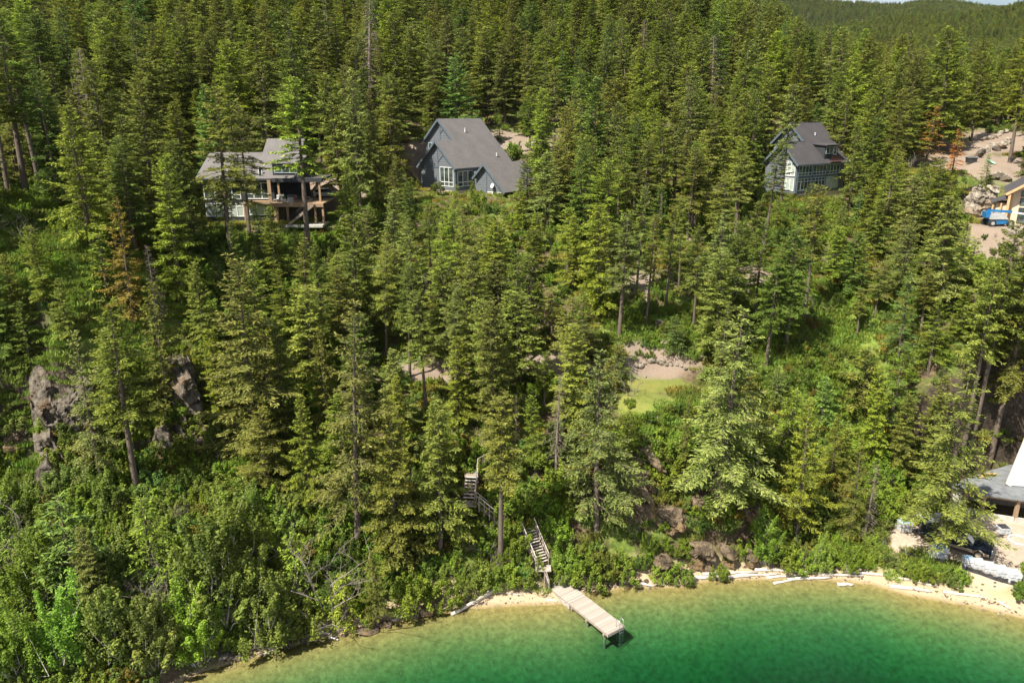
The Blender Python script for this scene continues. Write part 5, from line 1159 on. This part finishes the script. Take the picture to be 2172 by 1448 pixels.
# house with the timber deck
h1 = empty('deck_house', H1, 0, 'dark house with grey roofs, two window rows and a timber deck with stairs', 'house')
def X1(u): return (u-560)/14.16
mb = MB(); mb.box(-8.5, 0, -.3, 1.9, 9, 6.0); mb.build('wall', 'darkwall', h1)
prism_yz = lambda prof, x0, x1: MB().hexa([(x0, y, z) for y, z in prof], [(x1, y, z) for y, z in prof])
prism_yz([(0.1, 5.5), (13.2, 5.5), (7, 10.9)], -.6, 4.9).build('wall', 'darkwall', h1); prism_yz([(0.1, 5.6), (12, 5.6), (6, 9.0)], -8.4, -.62).build('wall', 'darkwall', h1)
for (x0, x1, yr, zr) in ((-9.3, -.62, 6, 9.5), (-.6, 5.2, 7, 11.5)):
    for (yy_, s) in ((-.8, 1), (yr*2+.8, -1)):
        mb = MB(); mb.slab([(x0, yr, zr), (x1, yr, zr), (x1, yy_, 6.1), (x0, yy_, 6.1)], .2); mb.build('roof', 'shingle', h1)
mb = MB(); mb.beam((-9.3, -.83, 5.95), (1.9, -.83, 5.95), .06, .26); mb.build('fascia', 'darkwall', h1)
for (u0, u1, v0, v1, c_, tr_, gm_) in ((463,516,389,422,3,414,'glass'),(527,578,389,421,3,412,'glass'),(440,462,396,422,1,None,'glass'),(440,459,432,458,1,438,'blind'),(463,490,432,458,1,438,'blind'),(492,519,432,458,2,438,'blind'),(532,578,432,455,3,None,'blind')):
    window(h1, (0, 0, 0), (1, 0, 0), (0, -1, 0), X1(u0), (466-v1)/14.16-.05, X1(u1), (466-v0)/14.16, c_, (466-tr_)/14.16 if tr_ else None, 'whiteframe', gm_, .1)
mb = MB(); mb.box(X1(524), -1.0, 2.45, X1(586), -.0, 2.85); mb.box(X1(524), -1.0, -.2, X1(527), -.8, 2.45); mb.box(X1(578), -1.0, 2.85, X1(585), -.75, 5.9); mb.build('balcony', 'cedar', h1)
dk = MB(); dk.box(1.95, -2.6, 2.55, X1(694)+.2, 4.5, 2.72); dk.beam((1.95, -2.65, 2.42), (X1(697), -2.65, 2.42), .12, .42); dk.box(1.95, -1.2, -.25, 2.6, -.8, 2.5); dk = dk.build('deck', 'cedar', h1)
for uu in (622, 679, 695): mb = MB(); mb.box(X1(uu)-.14, -2.55, -.4, X1(uu)+.14, -2.25, 2.45); mb.build('deck_post', 'cedar', h1)
mb = MB(); mb.box(1.95, -.9, 5.85, X1(692), 6.0, 6.12); mb.build('porch_roof', 'shingle_dark', h1)
mb = MB(); mb.box(1.95, -1.0, 5.6, X1(692), -.85, 6.16); mb.build('porch_beam', 'darkwall', h1)
for uu in (600, 685): mb = MB(); mb.box(X1(uu)-.14, -.8, 2.7, X1(uu)+.14, -.5, 5.85); mb.build('porch_post', 'cedar', h1)
mb = MB(); mb.box(1.95, 3.6, -.3, X1(641), 3.9, 5.8); mb.build('wall', 'darkwall', h1)
mb = MB(); mb.box(2.2, 0.6, -.3, X1(690), 0.9, 2.5); mb.build('wall', 'darkwood', h1)
dmr = MB(); dmr.box(2.0, -.2, 6.2, 5.9, 4, 8.2); dmr = dmr.build('dormer', 'darkwall', h1); mb = MB(); mb.slab([(1.8, 4, 9.2), (6.2, 4, 9.2), (6.2, -.6, 8.3), (1.8, -.6, 8.3)], .16); mb.build('dormer_roof', 'shingle', dmr)
window(dmr, (0, -.2, 0), (1, 0, 0), (0, -1, 0), 2.3, 6.9, 5.6, 7.9, 3, None, 'blueframe'); window(h1, (0, 0, 0), (1, 0, 0), (0, -1, 0), -.1, 6.2, .35, 7.6, 1, None, 'whiteframe')
dst = MB(); dst = None
sa = Vector((X1(680), -3.3, 2.7)); sb = Vector((X1(627), -3.3, -.1))
mb = MB()
for s in (-.5, .5): mb.beam(sa+Vector((0, s, -.1)), sb+Vector((0, s, -.1)), .08, .34)
n_ = 13
for k in range(n_): q = sb.lerp(sa, (k+.5)/n_); mb.box(q.x-.14, q.y-.5, q.z, q.x+.14, q.y+.5, q.z+.05)
mb.build('deck_stairs', 'oldwood', h1)
mb = MB()
for s in (-.5,):
    mb.beam(sa+Vector((0, s, .9)), sb+Vector((0, s, .9)), .06, .07)
    for k in range(22): q = sb.lerp(sa, k/21)+Vector((0, s, 0)); mb.beam(q, q+Vector((0, 0, .9)), .03, .03, (1, 0, 0))
x_ = X1(600)
mb.beam((x_, -2.6, 3.65), (X1(672), -2.6, 3.65), .05, .06)
for k in range(30): xx = x_+(X1(672)-x_)*k/29; mb.beam((xx, -2.6, 2.7), (xx, -2.6, 3.65), .025, .025, (1, 0, 0))
mb.build('deck_railing', 'blackcloth', h1)
mb = MB(); mb.box(X1(524), -3.9, -.6, X1(697), .2, -.25); mb.build('concrete_pad', 'concrete', h1)
def W1(x, y, z): return H1 + np.array([x, y, z])
pot = empty('planter', W1(X1(614), -2.0, 2.73), 0, 'white round planter standing on the timber deck', 'planter')
mb = MB(); mb.tube([(0, 0, 0), (0, 0, .12), (0, 0, .42), (0, 0, .55)], [.16, .26, .34, .30], 14); mb.build('pot', 'whitepaint', pot, smooth=True)
V_, F_, S_h = make_grass(77, 60, .22, .5); V_ = V_ + [0, 0, .5]; q_ = new_mesh('plant', V_, F_, M['grassblade'], pot, shade=S_h); q_['tint'] = [.7, 1, .6]
def chair(p, rz, mt_, lab):
    c_ = empty('deck_chair', p, rz, lab, 'chair', 'chairs on the timber deck'); mb = MB(); mb.box(-.28, -.28, .38, .28, .28, .46); mb.build('seat', mt_, c_); mb = MB(); mb.hexa([(-.28, .24, .46), (.28, .24, .46), (.28, .30, .46), (-.28, .30, .46)], [(-.28, .38, 1.05), (.28, .38, 1.05), (.28, .44, 1.05), (-.28, .44, 1.05)]); mb.build('backrest', mt_, c_)
    for sx in (-.25, .25):
        for sy in (-.25, .25): mb = MB(); mb.box(sx-.025, sy-.025, 0, sx+.025, sy+.025, .38); mb.build('leg', mt_, c_)
chair(W1(X1(636), -1.2, 2.73), .5, 'redpaint', 'rust-red chair in the middle of the timber deck'); chair(W1(X1(596), -1.4, 2.73), -.6, 'greypaint', 'grey chair at the shaded left end of the timber deck'); chair(W1(X1(605), -.6, 2.73), .2, 'whiteframe', 'white chair behind the planter on the timber deck')
gr = empty('barbecue', W1(X1(625), -1.0, 2.73), 0, 'dark covered barbecue beside the white planter on the deck', 'barbecue')
mb = MB(); mb.box(-.45, -.28, 0, .45, .28, .75); mb.build('cabinet', 'greypaint', gr); mb = MB(); mb.hexa([(-.47, -.3, .75), (.47, -.3, .75), (.47, .3, .75), (-.47, .3, .75)], [(-.4, -.1, 1.08), (.4, -.1, 1.08), (.4, .25, 1.08), (-.4, .25, 1.08)]); mb.build('lid', 'blackcloth', gr)

# new timber house, mostly outside the frame
h5 = empty('timber_house', H5, R(-30), 'new tan timber house with a steep gable, cut by the frame on the right', 'house')
e5z, r5 = 4.45, .68
prism_xz([(-.35, -.2), (10.2, -.2), (10.2, e5z-.1), (4.9, e5z+r5*5.1-.1), (-.35, e5z-.1+.25)], 0, 9).build('wall', 'newwall', h5)
roof_slab(h5, (4.9, e5z+r5*5.9), (-1.05, e5z-.15), -1.4, 9.5, 'shingle_dark'); roof_slab(h5, (4.9, e5z+r5*5.9), (10.9, e5z-.15), -1.4, 9.5, 'shingle_dark')
rake(h5, (4.9, e5z+r5*5.9-.02), (-1.07, e5z-.17), -1.44, 'newwood'); rake(h5, (4.9, e5z+r5*5.9-.02), (10.92, e5z-.17), -1.44, 'newwood')
mb = MB(); mb.beam((-.9, -1.2, e5z-.35), (4.9, -1.2, e5z+r5*5.6-.35), .3, .16, (0, 0, 1)); mb.box(-.5, -.06, -.2, -.1, 0, e5z-.1); mb.box(-.75, -1.35, -.2, -.45, -1.05, e5z-.25); mb.build('timber_frame', 'newwood', h5)
for (z0, z1) in ((0.15, 2.25), (2.65, 3.55), (3.85, 4.6)): window(h5, (0, 0, 0), (1, 0, 0), (0, -1, 0), .85, z0, 4.4, z1, 3, None, 'darkwall', 'glass', .08)
mb = MB(); mb.hexa([(1.8, -.02, 5.2), (4.7, -.02, 5.2), (4.7, -.06, 5.2), (1.8, -.06, 5.2)], [(4.5, -.02, 7.1), (4.7, -.02, 7.1), (4.7, -.06, 7.1), (4.5, -.06, 7.1)]); mb.build('gable_window', 'glass', h5)
mb = MB(); mb.box(-1.9, 1.2, -.2, -.4, 5, 2.7); mb.build('side_porch', 'newwall', h5)
mb = MB(); mb.slab([(-2.6, .6, 2.75), (-2.6, 5.5, 2.75), (-.4, 5.5, 3.6), (-.4, .6, 3.6)], .14); mb.build('porch_roof', 'shingle_dark', h5)
for xx in (-2.3, -1.3): mb = MB(); mb.box(xx-.1, .8, -.2, xx+.1, 1.0, 2.7); mb.build('porch_post', 'newwood', h5)
mb = MB(); mb.box(-3.0, -2.0, -.35, 12, .1, -.12); mb.build('concrete_pad', 'concrete', h5)

# low building under construction
b4 = empty('flat_roofed_building', Q(2098, 1106, 1.6), 0, 'unfinished low building with flat grey roof, timber posts and dark open bays', 'building')
def L4(p): return Vector(p) - b4.location
RZ = 4.5
rp = [L4(Q(u, v, RZ)) for u, v in [(2011,1029),(2098,1050),(2250,1072),(2250,985),(2142,985),(2080,1003)]]
mb = MB(); mb.hexa([p-Vector((0, 0, .14)) for p in rp], rp); mb.build('roof', 'flatroof', b4)
fr_pts = [rp[0].lerp(rp[1], .04), rp[1], rp[2]]; inw = Vector((.05, .5, 0))
mb = MB(); mb.beam(fr_pts[0]+inw-Vector((0, 0, .32)), fr_pts[1]+inw-Vector((0, 0, .32)), .12, .34); mb.beam(fr_pts[1]+inw-Vector((0, 0, .32)), fr_pts[2]+inw-Vector((0, 0, .32)), .12, .34); mb.build('front_beam', 'cedar', b4)
ps = [fr_pts[0].lerp(fr_pts[1], q) for q in (.12, .52, .97)] + [fr_pts[1].lerp(fr_pts[2], q) for q in (.47, .95)]
for p in ps: mb = MB(); p = p+inw; mb.box(p.x-.16, p.y-.1, .25-0, p.x+.16, p.y+.2, RZ-1.6-.32); o_ = mb.build('post', 'cedar', b4)
mb = MB(); mb.beam(fr_pts[0]+inw+Vector((.4, 0, -RZ+1.6+.2)) , fr_pts[1]+inw+Vector((0, 0, -RZ+1.6+.2)), .25, .9); mb.beam(fr_pts[1]+inw+Vector((0, 0, -RZ+1.6+.2)), fr_pts[2]+inw+Vector((0, 0, -RZ+1.6+.2)), .25, .9); mb.build('foundation', 'concrete', b4)
bk = Vector((1.4, 4.0, 0))
mb = MB(); mb.beam(fr_pts[0]+Vector((2.5, 1.6, -1.9)), fr_pts[1]+bk-Vector((0, 0, 1.9)), .15, 3.2); mb.beam(fr_pts[1]+bk-Vector((0, 0, 1.9)), fr_pts[2]+bk-Vector((0, 0, 1.9)), .15, 3.2); mb.build('wall', 'oldwood', b4)
mb = MB(); q0 = fr_pts[0]+Vector((.3, .3, 0)); mb.beam(q0.lerp(fr_pts[1], .12)+Vector((0, .3, -1.7)), q0.lerp(fr_pts[1], .38)+Vector((0, .3, -1.7)), .1, 2.8); mb.build('wall', 'concrete', b4)
g1 = L4(Q(2134, 1030, RZ+.02)); yv = g1.y + b4.location.y
R1 = L4(PY(2182, 925, yv+3.2)); g2 = g1 + Vector((11, -1.0, 0)); R2 = R1+Vector((9, 0, 0)); gb = g1 + Vector((1.5, 6.5, 0))
mb = MB(); mb.hexa([g1+Vector((.55, -.02, .0)), g2, R2, R1+Vector((.3, 0, 0))], [p+Vector((0, -.12, .12)) for p in (g1+Vector((.55, -.02, .0)), g2, R2, R1+Vector((.3, 0, 0)))]); mb.build('upper_roof', 'tarp', b4)
mb = MB(); mb.beam(g1+Vector((.2, 0, .05)), R1+Vector((-.05, 0, .1)), .55, .16, (0, -1, 1)); mb.build('rake_flashing', 'concrete', b4)
mb = MB(); a_, b3 = g1+Vector((.45, .25, 0)), R1+Vector((.25, .15, -.12)); mb.hexa([a_, a_+Vector((.1, 0, 0)), a_+Vector((2.2, 3.0, 0)), a_+Vector((2.1, 3.0, 0))], [b3, b3+Vector((.1, 0, 0)), b3+Vector((.1, .2, 0)), b3+Vector((0, .2, 0))]); mb.build('upper_wall', 'concrete', b4)
mb = MB(); q = L4(Q(2075, 1010, RZ)); 
for k in range(5): mb.beam(q+Vector((k*.12, k*.18-.3, .06+.02*k)), q+Vector((1.6+k*.15, .4+k*.1-.3, .06+.02*k)), .16, .04)
mb.build('loose_boards', 'newwood', b4)

# ------------------------------------------------------------------ pickup truck
ta, tb_ = Vector(Q(1990, 1148, 1.62)), Vector(Q(2104, 1183, 1.62)); td = tb_-ta; trz = math.atan2(td.y, td.x); tm = tb_ - td.normalized()*2.9
tm.z = max(hz(tm.x+dx, tm.y) for dx in (-2, 0, 2)) - .02
tk = empty('pickup_truck', tm, trz, 'dark navy crew-cab pickup with tan lower sides parked in the sandy yard', 'pickup truck')
def side_prism(prof, y0, y1): return MB().hexa([(x, y0, z) for x, z in prof], [(x, y1, z) for x, z in prof])
side_prism([(-2.85, .55), (2.8, .55), (2.88, .75), (2.82, 1.12), (1.2, 1.22), (-2.85, 1.2)], -.98, .98).build('body', 'navy', tk)
mb = MB(); mb.box(-2.75, -1.0, .5, 2.7, -.985, .78); mb.box(-2.75, .985, .5, 2.7, 1.0, .78); mb.build('lower_panel', 'tanpaint', tk)
MB().hexa([(-1.15, -.95, 1.2), (1.3, -.95, 1.2), (1.3, .95, 1.2), (-1.15, .95, 1.2)], [(-.95, -.78, 1.86), (.55, -.78, 1.86), (.55, .78, 1.86), (-.95, .78, 1.86)]).build('cab', 'navy', tk)
mb = MB(); mb.hexa([(.66, -.74, 1.74), (1.24, -.84, 1.27), (1.24, .84, 1.27), (.66, .74, 1.74)], [(.70, -.74, 1.77), (1.28, -.84, 1.30), (1.28, .84, 1.30), (.70, .74, 1.77)]); mb.build('windscreen', 'carglass', tk)
for s in (-1, 1):
    for (x0, x1) in ((-1.0, -.15), (-.05, .85)):
        mb = MB(); mb.hexa([(x0, s*.945, 1.27), (x1, s*.945, 1.27), (min(x1, .55), s*.82, 1.75), (x0+.08, s*.82, 1.75)], [(x0, s*.965, 1.28), (x1, s*.965, 1.28), (min(x1, .55), s*.84, 1.76), (x0+.08, s*.84, 1.76)]); mb.build('side_window', 'carglass', tk)
    mb = MB(); mb.box(.85, s*1.02-.08, 1.28, 1.0, s*1.12, 1.5) if s > 0 else mb.box(.85, -1.12, 1.28, 1.0, -.94, 1.5); mb.build('mirror', 'navy', tk)
    mb = MB(); mb.box(2.80, s*.72-.18, .9, 2.90, s*.72+.18, 1.08); mb.build('headlight', 'lamp', tk)
    for x_ in (1.85, -1.75):
        wv = MB(); wv.tube([(x_, s*.78, .4), (x_, s*1.03, .4)], .4, 20); wv = wv.build('wheel', 'rubber', tk); mb = MB(); mb.tube([(x_, s*.95, .4), (x_, s*1.045, .4)], .23, 14); mb.build('rim', 'chrome', wv)
        mb = MB(); ar = [(x_+.47*math.cos(a_), s*1.0, .45+.47*math.sin(a_)) for a_ in [math.pi*k/8 for k in range(9)]]; mb.tube(ar, .045, 5); mb.build('wheel_arch', 'tanpaint', tk)
mb = MB(); mb.box(2.82, -.95, .48, 2.98, .95, .70); mb.build('bumper', 'chrome', tk); mb = MB(); mb.box(2.83, -.5, .78, 2.91, .5, 1.06); mb.build('grille', 'chrome', tk)
mb = MB(); mb.box(-2.8, -.85, 1.19, -1.25, .85, 1.235); mb.build('bed', 'rubber', tk)
# trailer rack behind it
tr = empty('material_rack', hit(1990, 1133), .12, 'dark steel rack of glass panels under the big lakeside fir, behind the pickup', 'rack')
mb = MB(); mb.box(-2.2, -.7, .3, 2.2, .7, .45); mb.build('frame', 'blackcloth', tr)
for k in range(5): mb = MB(); mb.box(-1.9+k*.9, -.6, .45, -1.1+k*.9, -.55, 1.9); mb.box(-1.9+k*.9, .1, .45, -1.15+k*.9, .15, 1.8); mb.build('panel', 'glass', tr)
mb = MB(); mb.box(-2.2, -.75, 1.9, 2.2, .75, 2.0); mb.build('cover', 'wrap', tr)

# ------------------------------------------------------------------ pallets
def pallet(u, v, w_, d_, h_, rz, top, lab, split=True):
    p = hit(u, v); o_ = empty('wrapped_pallet', p+np.array([0, d_*.4, .0]), rz, lab, 'pallet', 'wrapped pallets in the yard'); mb = MB()
    for k in (-1, 0, 1): mb.box(k*w_*.42-.05, -d_/2, 0, k*w_*.42+.05, d_/2, .09)
    for k in range(5): mb.box(-w_/2, -d_/2+k*d_/4.6, .09, w_/2, -d_/2+k*d_/4.6+.1, .12)
    mb.build('base', 'oldwood', o_)
    rg = random.Random(int(u*7+v)); hs = [.125, -.0+.125+h_*.45, .125+h_*.55, .125+h_] if split else [.125, .125+h_*.5, .125+h_*.5, .125+h_]
    for a_, b3 in ((hs[0], hs[1]), (hs[2], hs[3])):
        j = lambda: rg.uniform(-.03, .03)
        mb = MB(); mb.hexa([(-w_/2+j(), -d_/2+j(), a_), (w_/2+j(), -d_/2+j(), a_), (w_/2+j(), d_/2+j(), a_), (-w_/2+j(), d_/2+j(), a_)], [(-w_/2+j(), -d_/2+j(), b3), (w_/2+j(), -d_/2+j(), b3), (w_/2+j(), d_/2+j(), b3), (-w_/2+j(), d_/2+j(), b3)]); mb.build('load', 'wrap', o_)
    if top:
        mb = MB(); mb.hexa([(-w_*.45, -d_*.42, hs[3]), (w_*.42, -d_*.45, hs[3]), (w_*.45, d_*.4, hs[3]), (-w_*.4, d_*.45, hs[3])], [(-w_*.38, -d_*.36, hs[3]+.06), (w_*.36, -d_*.4, hs[3]+.05), (w_*.4, d_*.35, hs[3]+.07), (-w_*.35, d_*.4, hs[3]+.05)]); mb.build('sheet', top, o_)
pallet(1920,1129,1.2,1.1,.95,.1,'bluewrap','white pallet with blue sheet, alone at the wooded edge of the yard'); pallet(1993,1188,1.25,1.1,1.15,.05,'bluewrap','tall white pallet with blue sheet between the fir trunks')
pallet(2055,1203,.84,.8,.75,-.15,'bluewrap','blue-topped pallet, first in the row along the black silt fence'); pallet(2077,1209,.84,.8,.75,-.2,'wrap','white wrapped pallet, second in the row along the silt fence'); pallet(2100,1218,.86,.85,.8,-.2,'wrap','white wrapped pallet with bluish folds, third in the row')
pallet(2125,1227,.90,.9,.85,-.22,None,'plain white pallet in two layers, fourth in the row'); pallet(2153,1237,.98,1.0,.85,-.22,None,'plain white pallet nearest the frame edge, fifth in the row'); pallet(2131,1134,1.05,1.0,.6,.1,'blackcloth','low white pallet with a dark lump on top beside the building')
pallet(2025,1133,1.2,1.1,.9,.1,'bluewrap','silvery pallet half hidden behind the pickup cab')
# silt fence
for (pts, lab, nm) in (([(1910,1172),(1925,1181),(1950,1188),(1980,1193),(2010,1198)], 'sagging black silt fence below the tall pallet, left stretch', 0), ([(2040,1207),(2080,1219),(2112,1231),(2150,1241),(2190,1252)], 'black silt fence in front of the pallet row', 1)):
    sf = empty('silt_fence', hit(*pts[0]), 0, lab, 'silt fence', 'black silt fences'); mb = MB(); base = Vector(sf.location); pr = None; sub = []
    for k in range(len(pts)-1):
        for j in range(5): q = j/5; sub.append((pts[k][0]*(1-q)+pts[k+1][0]*q, pts[k][1]*(1-q)+pts[k+1][1]*q))
    rg = random.Random(2+nm); P3 = [Vector(hit(*s_)) - base for s_ in sub]
    for i_, p in enumerate(P3):
        if pr is not None:
            h0, h1_ = pr[1], .42+rg.uniform(-.1, .12); mb.hexa([pr[0]+Vector((0, 0, -.1)), p+Vector((0, 0, -.1)), p+Vector((0, .02, -.1)), pr[0]+Vector((0, .02, -.1))], [pr[0]+Vector((0, .0, h0)), p+Vector((0, .0, h1_)), p+Vector((0, .02, h1_)), pr[0]+Vector((0, .02, h0))]); pr = (p, h1_)
        else: pr = (p, .45)
    mb.build('fabric', 'blackcloth', sf)
    for i_ in range(0, len(P3), 4): mb = MB(); p = P3[i_]; mb.box(p.x-.025, p.y+.03, p.z-.2, p.x+.025, p.y+.08, p.z+.6); mb.build('stake', 'oldwood', sf)
rgp = empty('sand_ring', hit(2163, 1146), 0, 'pale round ring of sand bags on the yard at the frame edge', 'ring'); mb = MB()
mb.tube([(1.0*math.cos(a_), .9*math.sin(a_), .06) for a_ in [2*math.pi*k/24 for k in range(25)]], .12, 6); mb.build('ring', 'wrap', rgp, smooth=True)

# ------------------------------------------------------------------ boom lift
lf = empty('boom_lift', hit(2115, 479), R(-3), 'blue and grey boom lift with its long arm lowered before the timber house', 'boom lift')
mb = MB(); mb.hexa([(-1.2, -.8, .35), (1.2, -.8, .35), (1.2, .8, .35), (-1.2, .8, .35)], [(-1.0, -.8, .85), (.9, -.8, .95), (.9, .8, .95), (-1.0, .8, .85)]); mb.build('chassis', 'liftblue', lf)
for x_ in (-1.25, 1.2):
    for s in (-1, 1):
        wv = MB(); wv.tube([(x_, s*.75, .48), (x_, s*1.1, .48)], .48, 18); wv = wv.build('wheel', 'rubber', lf); mb = MB(); mb.tube([(x_, s*1.0, .48), (x_, s*1.13, .48)], .24, 12); mb.build('rim', 'greypaint', wv)
mb = MB(); mb.hexa([(-1.5, -.9, 1.0), (.9, -.9, 1.0), (.9, .9, 1.0), (-1.5, .9, 1.0)], [(-1.4, -.8, 1.7), (.3, -.8, 1.75), (.3, .8, 1.75), (-1.4, .8, 1.7)]); mb.build('turntable', 'greypaint', lf)
mb = MB(); mb.hexa([(-2.0, -.5, 1.2), (-1.5, -.5, 1.2), (-1.5, .5, 1.2), (-2.0, .5, 1.2)], [(-2.1, -.5, 2.0), (-1.4, -.5, 2.0), (-1.4, .5, 2.0), (-2.1, .5, 2.0)]); mb.build('counterweight', 'liftblue', lf)
mb = MB(); mb.beam((-1.7, 0, 2.15), (1.6, 0, 1.95), .3, .34); mb.build('boom', 'liftblue', lf); mb = MB(); mb.beam((1.6, 0, 1.93), (4.2, 0, 1.55), .2, .22); mb.build('boom_extension', 'whitepaint', lf)
mb = MB(); mb.beam((4.2, 0, 1.55), (5.0, 0, 1.2), .24, .3); mb.build('jib', 'liftblue', lf)
mb = MB()
for (x_, y_) in ((5.0, -.5), (5.9, -.5), (5.9, .5), (5.0, .5)): mb.beam((x_, y_, .7), (x_, y_, 1.8), .05, .05, (1, 0, 0))
for z_ in (1.25, 1.8):
    for a_, b3 in (((5.0, -.5), (5.9, -.5)), ((5.9, -.5), (5.9, .5)), ((5.9, .5), (5.0, .5)), ((5.0, .5), (5.0, -.5))): mb.beam((*a_, z_), (*b3, z_), .05, .05)
mb.box(4.98, -.52, .66, 5.92, .52, .7); mb.build('basket', 'liftblue', lf)
# bin, pipe, parked car
bn = empty('waste_bin', hit(2059, 347), R(-5), 'dark metal waste bin on the gravel beside the red-needled fir', 'waste bin')
mb = MB(); mb.hexa([(-.7, -.5, .1), (.7, -.5, .1), (.7, .5, .1), (-.7, .5, .1)], [(-.8, -.6, 1.1), (.8, -.6, 1.1), (.8, .6, 1.2), (-.8, .6, 1.2)]); mb.build('body', 'blackcloth', bn)
mb = MB(); mb.beam((-.85, -.65, 1.1), (.85, -.65, 1.1), .08, .08); mb.beam((-.85, .62, 1.2), (.85, .62, 1.2), .08, .08); mb.beam((-.82, -.65, 1.1), (-.82, .62, 1.2), .08, .08); mb.beam((.82, -.65, 1.1), (.82, .62, 1.2), .08, .08); mb.build('rim', 'greypaint', bn)
pa, pb = Vector(hit(2095, 342)), Vector(hit(2111, 350)); mb = MB(); mb.tube([Vector((0, 0, .2)), pb-pa+Vector((0, 0, .2))], .16, 10); o_ = mb.build('pipe', 'greenpipe', smooth=True); o_.location = pa; tag(o_, 'pale green plastic pipe lying on the pale bank above the timber house', 'pipe')
cr_ = empty('parked_car', hit(693, 419)+np.array([0, 0, .02]), R(12), 'white car on the driveway, mostly behind the deck house porch', 'car')
side_prism([(-2.1, .3), (2.1, .3), (2.15, .7), (1.3, .95), (-2.1, .95)], -.85, .85).build('body', 'whitepaint', cr_)
MB().hexa([(-1.9, -.8, .95), (1.0, -.8, .95), (1.0, .8, .95), (-1.9, .8, .95)], [(-1.5, -.66, 1.45), (.35, -.66, 1.45), (.35, .66, 1.45), (-1.5, .66, 1.45)]).build('windows', 'carglass', cr_)
mb = MB(); mb.box(-1.55, -.68, 1.45, .4, .68, 1.5); mb.build('roof', 'whitepaint', cr_)
for x_ in (-1.35, 1.35):
    for s in (-1, 1): mb = MB(); mb.tube([(x_, s*.66, .33), (x_, s*.88, .33)], .33, 16); mb.build('wheel', 'rubber', cr_)

# pebbles along the waterline: too many to count, copies of two real stones
pb1 = rock('stone', hit(1010, 1284)+np.array([0, 0, .04]), (.34, .28, .2), 900, 'rock_pale', 'pale round stone at the waterline below the long drift log', 'stone', sub=3)
pb2 = rock('stone', hit(1462, 1238)+np.array([0, 0, .04]), (.36, .3, .2), 901, 'rock_brown', 'brown stone at the waterline by the layered shore rocks', 'stone', sub=3)
Pp, Sp, Tp, Kp, Rp = [], [], [], [], []
rg = random.Random(44)
for _ in range(60000):
    x = rg.uniform(-32, 48); y = rg.uniform(42, 70); sdv_ = wsample(S_, x, y)
    if sdv_ < -.9 or sdv_ > 3.4 or rg.random() > (.9 if abs(sdv_-.3) < .5 else .16)*(1.0 if float(vnoise(np.array([x*.35]), np.array([y*.35]), 8)[0]) > .45 or x < -12 else .25): continue
    k = rg.choice([.10, .16, .25, .35, .5, .8])*rg.uniform(.7, 1.2); Pp.append((x, y, hz(x, y)+.02*k)); Sp.append((k, k, k*.8)); Tp.append((1, 1, 1)); Kp.append(rg.randint(0, 1)); Rp.append(rg.uniform(0, 6.28))
print('PEB', len(Pp)); o_ = scatter('pebbles', Pp, Sp, Rp, Kp, Tp, [[pb1], [pb2]], 'pebbles and small stones strewn along the waterline'); o_['category'] = 'pebbles'
